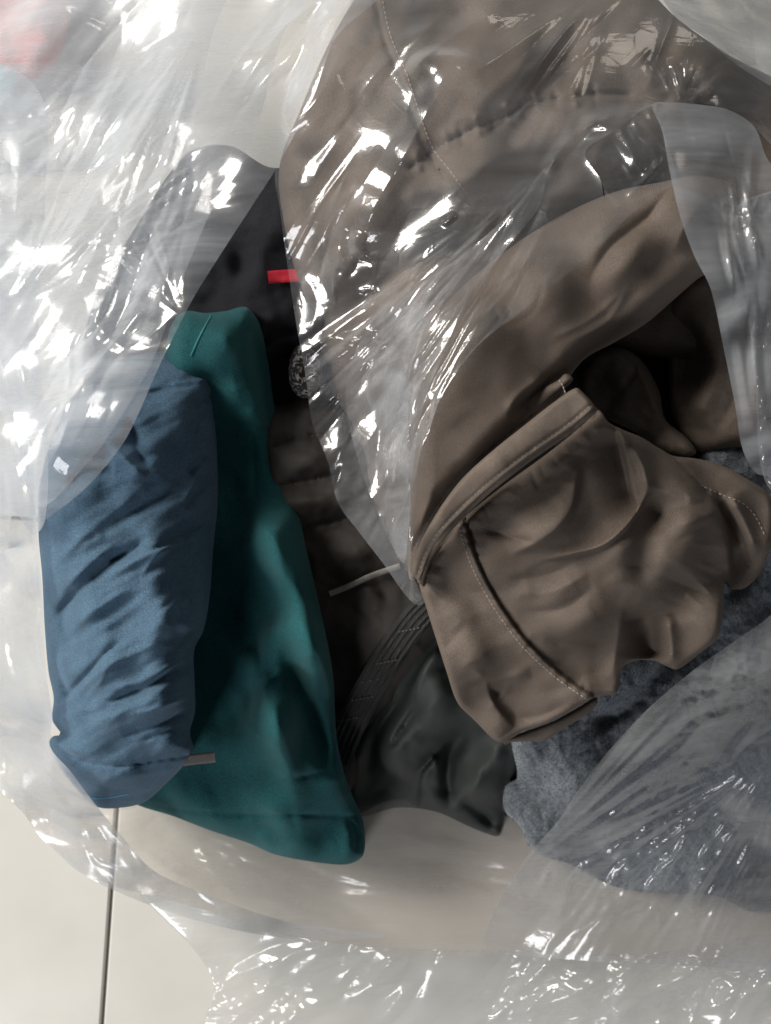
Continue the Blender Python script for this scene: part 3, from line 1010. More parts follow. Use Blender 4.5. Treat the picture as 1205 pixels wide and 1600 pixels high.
# ------------------------------------------------------------------ brown jacket: back panel, sleeve loop, welt, lower panel
t = thing('brown_jacket', 'large brown softshell jacket crumpled on top of the pile at the right', 'jacket')
seam_h = [(640, 262), (690, 228), (740, 200), (800, 175), (850, 158), (920, 148), (985, 148)]
seam_v = [(585, -10), (600, 60), (625, 120), (648, 190), (668, 240), (695, 275), (722, 312)]
pucker = [('r', [(x - 6, y - 22), (x + 2, y + 20)], 7, s_ * 0.0035, 1) for (x, y, s_) in
          [(655, 252, 1), (675, 240, -1), (700, 222, 1), (722, 210, -1), (748, 197, 1), (770, 190, -1), (795, 178, 1), (818, 170, -1), (840, 160, 1), (870, 155, -1), (900, 150, 1), (930, 148, -1)]]
zbk, _ = cloth('back_panel', [(535, 30), (610, -60), (800, -90), (960, -60), (1060, 30), (1130, 80), (1260, 170), (1270, 480), (1180, 560), (1040, 560), (900, 540), (760, 600),
               (690, 760), (650, 900), (610, 860), (560, 740), (520, 620), (490, 500), (455, 400), (436, 270), (470, 170)], 4,
               [(480, 300, 0.33), (560, 200, 0.385), (640, 120, 0.40), (620, 300, 0.395), (560, 420, 0.34), (520, 560, 0.30), (580, 680, 0.29), (640, 840, 0.29), (750, 120, 0.42), (750, 280, 0.41), (680, 380, 0.345),
                (900, 60, 0.40), (900, 200, 0.42), (1050, 120, 0.40), (1180, 220, 0.36), (800, 400, 0.35), (950, 450, 0.30), (1150, 450, 0.31), (700, 0, 0.37), (900, -50, 0.35), (760, 520, 0.34)], M_brown, t,
               [('s', seam_h, 4, -0.005, 0), ('s', seam_v, 3, -0.004, 0)] + pucker +
               [('g', [(500, 500), (580, 440), (660, 375), (760, 320), (860, 268)], 30, -0.025, 0), ('g', [(760, 20), (700, 80), (690, 140)], 30, -0.006), ('g', [(900, 20), (890, 90), (870, 140)], 20, -0.006),
                ('g', [(820, 30), (820, 100), (800, 150)], 26, 0.007), ('g', [(960, 30), (1000, 90), (1020, 140)], 24, 0.008), ('g', [(640, 330), (720, 280), (800, 230)], 26, 0.008),
                ('g', [(540, 300), (600, 200), (640, 100)], 40, 0.008), ('g', [(1080, 110), (1100, 180), (1150, 230)], 18, -0.008)],
               R=40, Rz=0.035, noise=(0.002, 80), depth=0.14, inward=40, facets=(0.0035, 60, -70, 2.0, 10))
stitches('back_stitching', [seam_h, [(x + 10, y - 6) for x, y in seam_v]], zbk, M_brownstitch, t, 8, 5, 1.8, 0.001)

# surfaces deep inside the sleeve opening
zin, _ = cloth('inner_lining', [(880, 560), (960, 480), (1060, 430), (1130, 420), (1190, 560), (1190, 700), (1120, 740), (1040, 740), (960, 720), (900, 660)], 5,  # dark sheet: the opening's shade is put into its colour
               [(950, 560, 0.22), (1000, 620, 0.23), (1050, 700, 0.23), (1100, 560, 0.24)], M_hole_shade, t, R=30, Rz=0.01, noise=(0.003, 30), depth=0.05)
cloth('inner_flap', [(905, 600), (930, 555), (965, 543), (1000, 560), (1030, 610), (1040, 655), (1075, 685), (1088, 708), (1070, 714), (1030, 704), (1000, 680), (950, 655), (920, 640)], 3.5,
      [(930, 600, 0.30), (980, 580, 0.32), (1010, 640, 0.325), (1070, 700, 0.345)], M_brown, t,
      [('r', [(968, 545), (992, 575), (975, 610)], 4, -0.004), ('r', [(1000, 570), (1025, 640), (1060, 690)], 12, 0.004), ('s', [(985, 585), (965, 620)], 2.5, -0.003)],
      R=16, Rz=0.012, noise=(0.002, 30), depth=0.03, inward=14)
cloth('inner_sleeve', [(1040, 480), (1085, 430), (1130, 410), (1180, 470), (1205, 600), (1200, 690), (1140, 700), (1095, 706), (1072, 690), (1050, 650), (1045, 560)], 4,
      [(1060, 560, 0.30), (1070, 680, 0.33), (1120, 520, 0.34), (1130, 640, 0.355), (1180, 600, 0.36)], M_brown, t,
      [('r', [(1085, 500), (1070, 560), (1060, 620)], 16, -0.010), ('g', [(1140, 510), (1110, 590), (1080, 670)], 18, 0.008), ('r', [(1165, 560), (1140, 640), (1110, 690)], 14, -0.004)],
      R=24, Rz=0.02, noise=(0.002, 40), depth=0.06, inward=18)

welt_up = [(642, 892), (652, 858), (668, 826), (694, 784), (724, 746), (770, 704), (820, 664), (866, 628), (900, 606)]
welt_lo = [(928, 640), (895, 668), (860, 692), (815, 724), (765, 764), (726, 800), (694, 834), (672, 868), (657, 908)]
# the thick sleeve running up and over
zsl, _ = cloth('sleeve', [(640, 905), (636, 850), (640, 770), (640, 680), (640, 600), (660, 520), (720, 450), (800, 385), (880, 335), (960, 300), (1030, 285), (1090, 275), (1150, 290), (1190, 340), (1190, 400),
               (1150, 415), (1100, 430), (1060, 462), (1010, 505), (960, 535), (915, 560), (890, 590), (870, 625), (830, 660), (780, 700), (730, 755), (690, 810), (665, 860), (652, 905)], 3.0,
               [(650, 880, 0.375), (665, 740, 0.415), (700, 620, 0.43), (760, 520, 0.44), (850, 440, 0.44), (960, 370, 0.44), (1060, 330, 0.445), (1140, 320, 0.43), (1150, 390, 0.42), (1060, 440, 0.425), (960, 510, 0.42),
                (860, 600, 0.42), (760, 690, 0.425), (680, 800, 0.41), (620, 600, 0.39), (740, 430, 0.40), (880, 330, 0.41)], M_brown, t,
               creases(900, 430, 230, 110, -42, 9, 18, 130, 7, 0.0012, 28) + puckers([(x - 10, y - 9) for x, y in welt_up], 24, 30, 5, 0.0007, 29) +
               [('s', [(x - 5, y - 4) for x, y in welt_up], 4, -0.010, 0), ('r', [(1055, 285), (1010, 340), (955, 385), (920, 440)], 12, -0.007), ('g', [(1030, 350), (990, 400), (930, 470)], 26, 0.006), ('g', [(900, 360), (830, 420), (770, 480)], 24, -0.004),
                ('g', [(800, 440), (740, 520), (700, 620)], 34, 0.006), ('r', [(770, 480), (785, 500), (800, 480)], 10, -0.003), ('r', [(800, 655), (820, 628), (850, 605), (890, 583)], 13, -0.012, 0.6),
                ('r', [(790, 650), (808, 620), (850, 585)], 10, 0.005),  ('r', [(1120, 300), (1080, 340), (1050, 400)], 14, 0.004)],
               R=42, Rz=0.034, noise=(0.0010, 70), depth=0.07, inward=26, facets=(0.0026, 80, -40, 2.4, 6), gain=1.0)
# loop folded beside the welt
cloth('hanger_loop', [(818, 640), (826, 622), (850, 606), (872, 594), (884, 584), (896, 592), (884, 606), (862, 622), (838, 642)], 2.0,
      [(830, 632, 0.411), (885, 595, 0.426)], M_brown, t, R=10, Rz=0.006, depth=0.012, inward=5)
stitches('loop_stitching', [[(873, 592), (880, 604), (884, 616)]], lambda x, y: 0 * x + 0.4285, M_brownstitch, t, 6, 5, 2)

# lower panel with the sleeve end
hem_seam = [(724, 812), (732, 845), (744, 880), (765, 922), (790, 962), (820, 1002), (850, 1032), (885, 1062), (925, 1089)]
pk = puckers(hem_seam, 13, 26, 4, 0.0009, 3) + puckers([(x + 14, y + 16) for x, y in welt_lo], 22, 30, 5, 0.0006, 4) + \
    puckers([(700, 960), (740, 1050), (790, 1120)], 30, 60, 7, 0.0010, 5) + puckers([(1060, 740), (1100, 860), (1060, 980)], 26, 60, 6, 0.0011, 6) + \
    puckers([(800, 900), (900, 920), (960, 880)], 40, 60, 9, 0.0004, 7)
zlo, _ = cloth('lower_panel', [(655, 905), (672, 870), (692, 842), (728, 806), (790, 756), (860, 705), (915, 660), (935, 640), (952, 660), (975, 672), (1000, 682), (1030, 700), (1052, 712), (1085, 716), (1120, 724),
               (1160, 744), (1205, 778), (1206, 840), (1192, 888), (1165, 918), (1140, 920), (1133, 908), (1130, 950), (1122, 995), (1092, 1022), (1058, 1046), (1044, 1042), (1020, 1032), (985, 1034),
               (972, 1046), (968, 1070), (962, 1084), (930, 1089), (905, 1104), (860, 1128), (820, 1142), (785, 1160), (770, 1154), (740, 1124), (715, 1098), (698, 1050), (682, 1000), (668, 955)], 2.5,
               [(680, 900, 0.385), (760, 850, 0.41), (720, 1000, 0.385), (780, 1130, 0.35), (850, 800, 0.42), (930, 720, 0.42), (900, 950, 0.405), (1000, 850, 0.42), (1060, 780, 0.41), (1100, 950, 0.385), (1050, 1030, 0.36),
                (900, 1070, 0.37), (1170, 830, 0.375), (1160, 900, 0.355), (1120, 740, 0.385), (950, 1060, 0.365)], M_brown, t,
               pk + [('c', hem_seam, 14, 0.0050, 0), ('s', [(x + 3, y - 2) for x, y in hem_seam], 2.5, -0.0035, 0), ('s', [(x + 6, y + 7) for x, y in welt_lo], 4, -0.008, 0),
                ('r', [(842, 876), (890, 866), (940, 852), (975, 825), (998, 795), (1012, 765), (1016, 740)], 9, 0.006), ('s', [(842, 880), (895, 870), (944, 856), (980, 829), (1003, 798), (1016, 765)], 5, -0.005),
                ('c', [(905, 712), (897, 760), (892, 792), (868, 826), (835, 848), (795, 864)], 36, 0.0095), ('c', [(958, 664), (972, 720), (984, 775), (992, 806)], 32, -0.012),
                ('r', [(985, 690), (1005, 730), (1012, 770)], 11, 0.006), ('g', [(1042, 770), (1022, 812), (1006, 860), (998, 920)], 25, -0.0105), ('g', [(1075, 790), (1082, 850), (1060, 910)], 30, 0.008),
                ('g', [(1090, 900), (1070, 950), (1040, 980)], 30, -0.004), ('c', [(1106, 768), (1128, 820), (1137, 880), (1134, 915)], 28, 0.011),
                ('c', [(1118, 765), (1150, 820), (1174, 888)], 16, -0.008), ('r', [(1140, 770), (1165, 820), (1185, 870)], 14, 0.007),
                ('g', [(1000, 945), (1008, 985), (1012, 1040)], 26, -0.0145), ('r', [(850, 1000), (900, 1006), (955, 1006)], 12, -0.0026), ('r', [(975, 950), (965, 1000), (955, 1060)], 12, 0.004),
                ('r', [(1045, 960), (1048, 1000), (1050, 1040)], 16, 0.007), ('c', [(758, 1066), (770, 1100), (800, 1136)], 30, 0.0075, 0.6), ('r', [(780, 1118), (830, 1122), (890, 1100)], 14, -0.003),
                ('r', [(790, 905), (850, 900), (900, 880)], 10, -0.0014), ('r', [(810, 955), (880, 950), (930, 915)], 14, -0.0022), ('r', [(800, 930), (860, 925), (920, 895)], 12, 0.0014),
                ('r', [(760, 830), (810, 842), (840, 848)], 7, -0.002), ('s', [(1046, 708), (1090, 752), (1130, 800), (1160, 850)], 4, -0.004, 0.5),
                ('r', [(735, 1040), (760, 1060), (830, 1050)], 14, 0.003), ('g', [(705, 930), (730, 990), (750, 1050)], 26, 0.004)],
               R=11, Rz=0.007, noise=(0.0008, 60), depth=0.06, inward=20, facets=(0.0034, 60, -35, 1.8, 5), gain=1.55)
stitches('panel_stitching', [[(x - 7, y + 4) for x, y in hem_seam]], zlo, M_brownstitch, t, 7.5, 5, 2.0, 0.0008)
stitches('tail_stitching', [[(1092, 757), (1130, 774), (1160, 786), (1180, 806), (1196, 838)]], zlo, M_brownstitch, t, 8, 5, 1.7, 0.001)
zhe, _ = cloth('sleeve_hem', [(783, 1159), (820, 1143), (860, 1129), (905, 1105), (932, 1089), (934, 1098), (915, 1118), (880, 1138), (850, 1158), (830, 1158)], 2.5,
               [(800, 1155, 0.335), (900, 1110, 0.345)], M_brown, t, R=8, Rz=0.006, depth=0.03, inward=8)
# welt band over the joint
stl = [(x - 5, y - 7) for x, y in welt_lo]
zwe, _ = cloth('welt', welt_up + [(910, 612), (922, 624), (929, 634)] + welt_lo + [(650, 905)], 2.5,
               [(650, 890, 0.402), (700, 800, 0.438), (800, 700, 0.457), (915, 625, 0.457)], M_brown, t,
               [('s', stl, 2.5, -0.002, 0), ('r', [(x + 1, y + 0) for x, y in welt_lo], 4, 0.002, 0), ('g', [(700, 800), (800, 705), (890, 635)], 20, 0.002)],
               R=7, Rz=0.006, noise=(0.001, 40), depth=0.02, inward=6)
stitches('welt_stitching', [stl], zwe, M_brownstitch, t, 8, 5.5, 2.0, 0.0006)
cord('piping', welt_lo[::-1], 0.0022, lambda x, y: zwe(x, y) - 0.002, M_brown, t, lift=0.0)

# ------------------------------------------------------------------ the clear plastic bag
bag = thing('plastic_bag', 'big clear plastic bag, open and crinkled, holding all the clothes', 'plastic bag')
# wall round the inside, bottom
film('bag_wall', [(60, 1130), (150, 1250), (230, 1250), (420, 1280), (600, 1230), (800, 1280), (900, 1380), (1100, 1380), (1270, 1380), (1270, 1500), (1100, 1500), (850, 1490), (650, 1485),
     (450, 1462), (330, 1425), (250, 1402), (180, 1385), (115, 1352), (40, 1270)], 5,
     [(150, 1250, 0.16), (300, 1300, 0.125), (500, 1360, 0.122), (700, 1330, 0.122), (1000, 1400, 0.128), (120, 1340, 0.20), (250, 1395, 0.18), (450, 1450, 0.15), (650, 1475, 0.14), (850, 1480, 0.14), (1200, 1490, 0.14),
      (60, 1180, 0.2)], M_inner, bag,
     [('s', [(230, 1330), (330, 1340), (440, 1372), (560, 1366)], 4, 0.004), ('s', [(300, 1300), (420, 1350), (520, 1395), (660, 1400), (800, 1380)], 4, 0.004), ('s', [(600, 1290), (700, 1325), (800, 1330)], 5, 0.005), ('s', [(200, 1300), (260, 1360), (380, 1400)], 4, 0.004), ('f', [(170, 1300), (300, 1320), (420, 1370), (480, 1372), (560, 1360)], 12, 0.004), ('f', [(250, 1370), (400, 1400), (600, 1440), (800, 1440)], 12, 0.005),
      ('f', [(560, 1290), (680, 1320), (780, 1330)], 22, 0.004), ('f', [(150, 1280), (200, 1350), (260, 1400)], 10, 0.006)],
     [(0.004, 70, 15, 4, 3, None, 2)], drape=None, R=0, hairs=[(500, 1370, 300, 60, 12, 10, 26, 200, 1.6), (900, 1440, 200, 30, 5, 12, 10, 160, 1.4), (300, 1340, 120, 40, 25, 12, 10, 140, 1.4)])
film('folded_rim', [(-60, 320), (0, 430), (25, 560), (50, 700), (58, 830), (66, 930), (72, 1050), (82, 1120), (78, 1165), (110, 1205), (150, 1258), (185, 1300), (240, 1360), (330, 1400), (450, 1440), (600, 1462),
     (450, 1466), (300, 1436), (180, 1392), (110, 1352), (40, 1275), (-60, 1150)], 4,
     [(0, 400, 0.30), (30, 700, 0.34), (60, 900, 0.33), (75, 1100, 0.31), (100, 1230, 0.29), (180, 1320, 0.25), (300, 1410, 0.21), (500, 1455, 0.165), (-40, 900, 0.22), (0, 1180, 0.22), (60, 1290, 0.22), (-40, 500, 0.24)],
     M_milky, bag,
     [('f', [(20, 560), (42, 760), (52, 950), (66, 1100)], 14, 0.006), ('f', [(-20, 1050), (40, 1180), (110, 1290), (200, 1370)], 12, 0.007), ('f', [(0, 1180), (70, 1290), (130, 1360)], 8, 0.006),
      ('f', [(-30, 600), (0, 800), (20, 1000)], 20, 0.010)],
     [(0.006, 22, 60, 2.4, 11, [(30, 1210, 45), (150, 1270, 30), (240, 1380, 40)], 2), (0.002, 70, 80, 5, 12, None, 2)], R=0, blur=6, hairs=[(40, 1200, 50, 70, 55, 14, 22, 120), (170, 1320, 60, 40, 45, 12, 14, 120), (20, 900, 40, 160, 82, 6, 10, 220), (330, 1415, 120, 14, 20, 8, 10, 160)])
film('folded_rim', [(-60, 100), (60, 140), (70, 330), (60, 520), (75, 700), (70, 815), (52, 835), (20, 800), (0, 1000), (-60, 1050)], 5,
     [(0, 300, 0.31), (50, 600, 0.36), (60, 800, 0.37), (-50, 500, 0.24), (-40, 900, 0.22)], M_milky, bag,
     [('f', [(40, 200), (20, 420), (40, 620), (60, 800)], 14, 0.016)], [(0.003, 70, 80, 4, 21, None, 2)], R=0, hairs=[(20, 600, 40, 200, 84, 6, 16, 240)])

# left flap, two layers of film
ST = [(40, 440), (100, 360), (150, 300), (200, 230), (260, 130), (300, 50)]
film('mouth_flap', [(-70, -70), (660, -70), (590, 0), (526, 58), (490, 150), (431, 264), (395, 320), (340, 405), (300, 470), (250, 570), (200, 680), (160, 735), (120, 775), (85, 802), (58, 816), (30, 700), (0, 560), (-70, 480)], 3,
     [(-40, -40, 0.27), (150, 60, 0.31), (100, 200, 0.33), (250, 250, 0.36), (400, 280, 0.385), (300, 460, 0.415), (200, 660, 0.43), (70, 800, 0.40), (60, 500, 0.375), (450, 100, 0.35), (600, -40, 0.36), (380, 30, 0.33), (150, 420, 0.385)],
     M_flap, bag,
     [('f', ST, 14, 0.020), ('f', [(20, 470), (80, 400), (170, 320), (230, 215)], 8, 0.012), ('s', [(85, 325), (110, 290), (160, 255), (200, 190)], 6, -0.010), ('f', [(150, 490), (180, 410), (205, 340), (230, 290)], 8, 0.012),
      ('f', [(235, 300), (290, 272), (275, 340), (240, 410)], 6, 0.010), ('f', [(370, 110), (430, 60), (500, -10)], 12, 0.014), ('f', [(390, 150), (450, 90), (540, 10)], 8, 0.010),
      ('f', [(140, 490), (190, 540), (240, 520), (275, 490)], 8, 0.010), ('f', [(100, 720), (140, 640), (150, 560)], 16, 0.010), ('f', [(160, 470), (130, 600), (60, 780)], 14, 0.010), ('f', [(430, 262), (350, 220), (290, 220)], 20, 0.006)],
     [(0.008, 44, -56, 7, 31, [(190, 150, 130), (90, 260, 110), (60, 150, 90)], 2), (0.005, 38, -60, 7, 36, [(180, 330, 110), (180, 480, 110), (120, 600, 110), (440, 60, 90)], 2), (0.003, 110, -58, 3, 33, None, 2)],
     R=0, Rz=0.0, fans=[(330, 10, 95, 150, 60, 620, 11, 0.55, 13), (290, 500, 200, 270, 15, 200, 7, 0.5, 14), (20, 480, 280, 340, 20, 420, 16, 0.8, 15)],
     hairs=[(180, 180, 110, 120, -56, 6, 16, 260, 1.5), (220, 340, 70, 100, -60, 8, 10, 220, 1.5), (130, 620, 60, 120, -60, 10, 8, 220, 1.5), (440, 90, 60, 80, -52, 5, 7, 280, 1.5)])
film('mouth_flap', [(-70, -70), (360, -70), (330, 60), (300, 180), (240, 300), (190, 400), (150, 500), (120, 600), (90, 700), (40, 760), (0, 640), (-70, 560)], 4,
     [(-40, -40, 0.25), (150, 60, 0.29), (100, 200, 0.31), (250, 250, 0.335), (60, 500, 0.36), (70, 750, 0.38)], M_flap, bag, [], [(0.004, 40, -62, 3, 46, None, 2)], R=0, Rz=0.0, drape=0.003,
     hairs=[(160, 260, 100, 180, -60, 16, 24, 120)])
film('mouth_flap', [(-70, -70), (500, -70), (440, 60), (400, 200), (330, 330), (280, 450), (240, 560), (190, 650), (140, 720), (60, 790), (20, 640), (-70, 560)], 4,
     [(-40, -40, 0.24), (150, 60, 0.28), (100, 200, 0.30), (250, 250, 0.33), (350, 280, 0.36), (260, 460, 0.395), (180, 640, 0.41), (70, 770, 0.385), (60, 500, 0.35), (420, 60, 0.31), (150, 420, 0.36)],
     M_flap, bag, [('f', [(30, 400), (50, 200), (70, 0)], 14, 0.014), ('f', [(100, 0), (150, 30), (190, 45)], 5, 0.008), ('f', [(0, 190), (60, 180), (130, 190)], 12, 0.010)],
     [(0.008, 55, -60, 6, 41, [(100, 220, 150), (150, 60, 120), (250, 100, 100)], 2), (0.003, 100, -50, 3, 43, None, 2)], R=0, Rz=0.0, drape=0.002)

# flap over the brown jacket
film('mouth_flap', [(600, -70), (526, 58), (480, 160), (431, 262), (438, 330), (450, 420), (462, 500), (478, 590), (488, 660), (512, 720), (528, 785), (560, 830), (600, 882), (630, 925), (650, 945), (662, 942), (652, 915), (642, 890),
     (644, 850), (652, 790), (660, 730), (675, 660), (690, 620), (715, 580), (752, 535), (810, 490), (870, 442), (930, 392), (980, 340), (1044, 291), (1020, 300), (985, 315), (950, 322), (938, 280), (915, 238), (960, 205), (1020, 165), (1130, 168),
     (1190, 210), (1270, 300), (1270, -70)], 2.6,
     [(440, 270, 0.395), (460, 450, 0.37), (500, 650, 0.355), (560, 780, 0.34), (650, 930, 0.38), (702, 105, 0.44), (640, 230, 0.42), (600, 300, 0.405), (565, 400, 0.385), (490, 150, 0.41), (600, 560, 0.39), (650, 750, 0.41), (750, 470, 0.42), (900, 330, 0.44), (1000, 250, 0.455), (800, 200, 0.42), (700, 50, 0.41),
      (900, 0, 0.40), (1100, 80, 0.40), (1200, 200, 0.38), (560, 50, 0.34), (1240, 0, 0.25)], M_film, bag,
     [('f', [(702, 105), (668, 175), (640, 230), (605, 290), (575, 340), (560, 365)], 17, 0.0165), ('f', [(562, 360), (556, 385), (570, 405)], 7, 0.010), ('f', [(600, 300), (560, 380), (520, 460), (495, 522)], 26, 0.014),
      ('f', [(495, 524), (530, 530), (580, 528), (594, 545), (580, 580), (565, 610)], 6, 0.009), ('f', [(690, 352), (704, 342), (712, 334)], 4, 0.006),
      ('f', [(850, 270), (760, 370), (680, 460), (590, 560)], 11, 0.012), ('f', [(845, 285), (790, 390), (700, 520), (640, 650), (612, 780)], 9, 0.012), ('f', [(640, 540), (560, 640), (535, 720)], 8, 0.008),
      ('f', [(640, 650), (615, 720), (575, 770)], 7, 0.010), ('f', [(575, 770), (590, 800), (572, 830)], 6, 0.006), ('f', [(690, 620), (660, 700), (640, 800), (630, 880)], 7, 0.012), ('f', [(655, 600), (630, 700), (605, 800), (600, 870)], 7, 0.012),
      ('f', [(600, 600), (565, 680), (530, 780)], 7, 0.008), ('s', [(640, 750), (615, 800), (600, 870)], 6, 0.008), ('f', [(850, 275), (880, 230), (920, 195), (960, 190)], 8, 0.010), ('f', [(940, 0), (880, 50), (800, 180)], 12, 0.008),
      ('f', [(1045, 90), (1060, 130), (1062, 160)], 5, 0.012), ('f', [(1075, 165), (1100, 145), (1110, 130)], 6, 0.010), ('f', [(1060, 100), (1100, 130), (1150, 170)], 9, 0.006), ('f', [(620, 130), (690, 70), (800, 0)], 14, 0.010),
      ('f', [(560, 150), (600, 100), (700, 20)], 10, 0.008), ('f', [(470, 190), (530, 110), (600, 40)], 14, 0.008), ('f', [(480, 300), (500, 260), (540, 200)], 9, 0.006), ('f', [(915, 240), (960, 250), (1000, 290)], 10, 0.008),
      ('f', [(1035, 245), (1015, 280), (985, 310)], 5, 0.008), ('f', [(470, 420), (495, 470), (480, 540)], 10, 0.006)],
     [(0.006, 22, -60, 6, 51, [(620, 660, 80), (690, 500, 80), (760, 390, 60)], 2), (0.0010, 90, -55, 5, 52, None, 2), (0.0024, 9, -30, 2.2, 53, [(1080, 140, 30), (940, 200, 22), (570, 395, 18), (585, 570, 22), (575, 770, 26)], 2)],
     R=0, Rz=0.0, blur=14, fans=[(865, 255, 112, 148, 40, 720, 26, 0.65, 3), (1063, 172, 215, 330, 6, 90, 9, 0.9, 4), (680, 640, 90, 140, 20, 300, 14, 0.7, 5), (960, -40, 100, 160, 40, 330, 9, 0.25, 8)],
     hairs=[(640, 640, 60, 160, 115, 8, 20, 200), (740, 440, 70, 60, 128, 7, 12, 220), (520, 250, 50, 140, 118, 8, 8, 220), (900, 100, 200, 80, 125, 15, 6, 220), (560, 420, 30, 30, 60, 40, 8, 40)])
film('mouth_flap', [(590, 800), (560, 720), (540, 620), (560, 540), (620, 470), (720, 400), (800, 330), (852, 262), (850, 300), (838, 330), (790, 390), (730, 470), (690, 560), (660, 640), (645, 740), (638, 830), (630, 880)], 3,
     [(560, 640, 0.385), (620, 800, 0.40), (700, 450, 0.43), (840, 280, 0.45)], M_film, bag,
     [('f', [(840, 290), (740, 410), (660, 530), (610, 680), (600, 800)], 8, 0.012), ('f', [(780, 340), (660, 470), (580, 620)], 8, 0.010)], [(0.004, 24, -60, 6, 61, None, 2)], R=0, Rz=0.0, drape=0.012)
# turned-back flap at the right
film('mouth_flap', [(1020, 163), (1050, 160), (1100, 164), (1140, 172), (1180, 200), (1200, 250), (1270, 330), (1270, 780), (1205, 746), (1180, 738), (1160, 700), (1150, 640), (1130, 540), (1110, 450), (1085, 400), (1062, 335), (1045, 260), (1035, 205)], 3,
     [(1030, 170, 0.475), (1100, 180, 0.475), (1060, 300, 0.48), (1110, 440, 0.475), (1160, 650, 0.45), (1200, 740, 0.42), (1180, 300, 0.46), (1200, 500, 0.44)], M_milky, bag,
     [('f', [(1180, 210), (1170, 320), (1185, 420), (1180, 560), (1190, 700)], 7, 0.010), ('f', [(1120, 300), (1140, 340), (1180, 350)], 6, 0.004), ('f', [(1150, 500), (1165, 600), (1180, 690)], 8, 0.006)],
     [(0.005, 9, 20, 1.4, 71, [(1135, 320, 20), (1165, 345, 15)], 2), (0.0012, 40, 72, 8, 72, None, 2)], R=0, Rz=0.0, hairs=[(1150, 350, 40, 110, 78, 6, 9, 220), (1120, 230, 60, 30, 20, 15, 3, 120)], drape=0.006)
film('mouth_flap', [(915, 240), (960, 205), (1020, 163), (1040, 215), (1055, 285), (1020, 302), (985, 316), (950, 323), (942, 290)], 3,
     [(930, 240, 0.465), (1020, 180, 0.475), (1000, 290, 0.47)], M_film, bag, [('f', [(1040, 245), (1010, 280), (980, 310)], 5, 0.006)], [(0.003, 24, 40, 2, 73, None, 2)], R=0, Rz=0.0, drape=0.008)
film('bag_wall', [(1150, 330), (1200, 300), (1270, 300), (1270, 760), (1200, 760), (1180, 600), (1165, 450)], 3,
     [(1170, 400, 0.40), (1240, 400, 0.36), (1200, 700, 0.40)], M_film2, bag, [], [(0.014, 26, 70, 1.6, 81)], R=6, Rz=0.004)
# far side of the bag, top right
film('bag_wall', [(1010, -70), (1050, 20), (1100, 58), (1150, 100), (1205, 135), (1270, 170), (1270, -70)], 5, [(1100, 0, 0.36), (1240, 0, 0.30), (1200, 120, 0.39)], M_milky, bag,
     [('f', [(1020, 0), (1100, 60), (1200, 140)], 12, 0.012)], [(0.0025, 50, 35, 7, 82, None, 2)], R=0, hairs=[(1130, 40, 70, 50, 36, 6, 6, 200)])

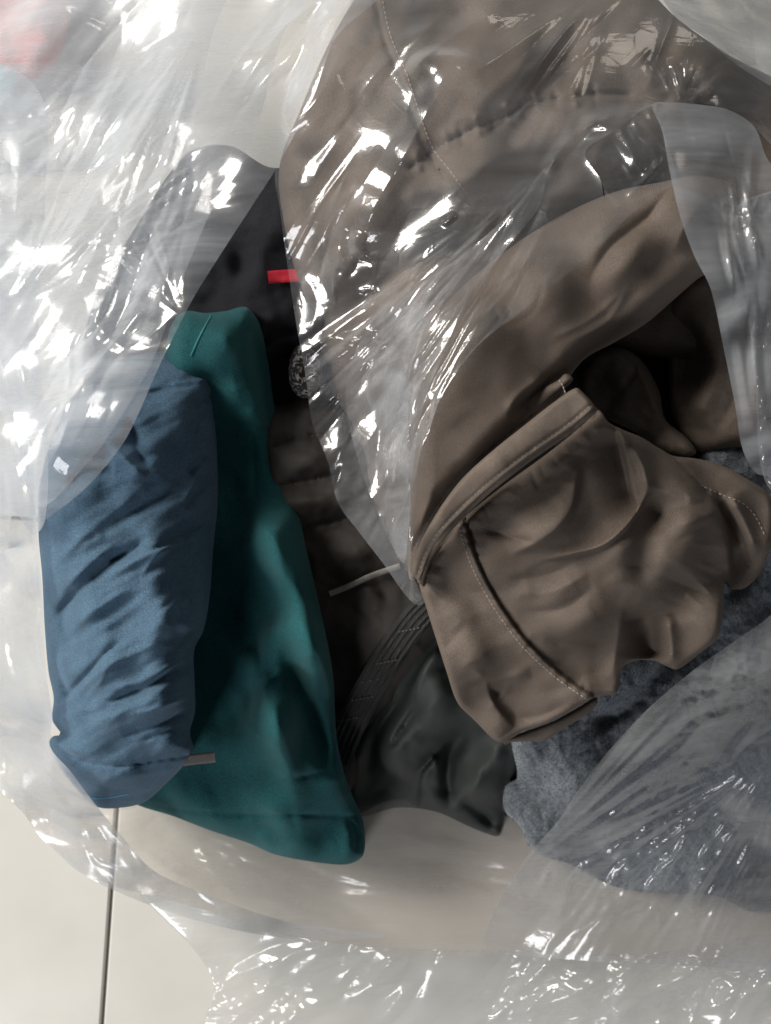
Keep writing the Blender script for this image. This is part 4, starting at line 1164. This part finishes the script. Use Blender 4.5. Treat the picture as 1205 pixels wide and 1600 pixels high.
# lower right: wall over the fleece
film('bag_wall', [(1270, 880), (1205, 960), (1150, 1000), (1080, 1050), (1010, 1110), (950, 1175), (900, 1240), (870, 1285), (830, 1330), (800, 1375), (770, 1430), (760, 1480), (900, 1500), (1100, 1510), (1270, 1520)], 2.8,
     [(1200, 980, 0.31), (1050, 1090, 0.29), (900, 1250, 0.24), (800, 1390, 0.18), (780, 1460, 0.16), (1000, 1300, 0.23), (1200, 1200, 0.28), (1100, 1400, 0.18), (1200, 1480, 0.16)], M_film2, bag,
     [('f', [(1190, 1110), (1100, 1130), (1040, 1200), (960, 1270), (890, 1300)], 8, 0.010), ('f', [(1180, 1130), (1150, 1170), (1130, 1210)], 7, 0.012), ('f', [(860, 1310), (820, 1350), (790, 1390)], 8, 0.012),
      ('f', [(1200, 1240), (1140, 1310), (1090, 1390), (1070, 1450)], 12, 0.016), ('f', [(1115, 1310), (1095, 1370), (1075, 1440)], 7, 0.010), ('f', [(985, 1340), (980, 1380), (965, 1420)], 6, 0.010), ('f', [(1090, 1250), (1085, 1280)], 5, 0.008),
      ('f', [(1070, 1110), (1100, 1095), (1130, 1090)], 8, 0.008), ('f', [(900, 1300), (1000, 1270), (1100, 1200)], 16, 0.008)],
     [(0.010, 22, -62, 4.5, 91, [(1100, 1330, 150), (1000, 1390, 110), (900, 1380, 90)]), (0.011, 16, 25, 1.6, 92, [(1105, 1095, 40), (1170, 1060, 45)]), (0.002, 70, -45, 6, 93, None, 2)], R=0, Rz=0.0, blur=18, drape=0.010, fans=[(1230, 1160, 95, 165, 20, 420, 20, 0.9, 23), (815, 1360, 290, 350, 10, 380, 16, 0.8, 24)],
     hairs=[(1060, 1340, 140, 90, -62, 16, 56, 110), (1120, 1150, 80, 70, -40, 30, 20, 80), (930, 1400, 130, 40, -50, 35, 20, 70)])
# skirt lying on the floor
film('outer_skirt', [(220, 1395), (330, 1425), (450, 1460), (600, 1480), (800, 1484), (1000, 1490), (1270, 1470), (1270, 1670), (330, 1670), (320, 1600), (335, 1540), (300, 1480), (260, 1440)], 2.8,
     [(300, 1430, 0.16), (450, 1470, 0.15), (700, 1490, 0.15), (1000, 1480, 0.15), (350, 1560, 0.135), (500, 1600, 0.14), (800, 1600, 0.14), (1000, 1560, 0.15), (1200, 1600, 0.15)], M_skirt, bag,
     [('f', [(340, 1540), (400, 1510), (450, 1520)], 10, 0.016), ('f', [(680, 1490), (700, 1465), (720, 1475)], 6, 0.010), ('f', [(950, 1500), (970, 1450), (990, 1500)], 8, 0.014), ('f', [(800, 1600), (870, 1540), (960, 1530)], 14, 0.018),
      ('f', [(1000, 1560), (1080, 1520), (1180, 1430)], 14, 0.018), ('f', [(420, 1600), (560, 1540), (660, 1500)], 12, 0.012)],
     [(0.046, 62, -50, 2.0, 101, [(400, 1560, 80), (870, 1570, 120), (1080, 1500, 140), (960, 1470, 60), (560, 1490, 80)]), (0.010, 34, 15, 2.6, 102, [(400, 1570, 80), (1000, 1530, 200)]), (0.004, 90, 10, 3, 103, None, 2)], R=6, Rz=0.001,
     hairs=[(900, 1560, 260, 60, -40, 35, 26, 170, 2.2), (1080, 1500, 110, 60, -50, 18, 22, 180, 2.4), (400, 1555, 60, 45, -45, 25, 14, 130, 2.4), (700, 1480, 60, 20, -50, 20, 8, 70, 1.6)])
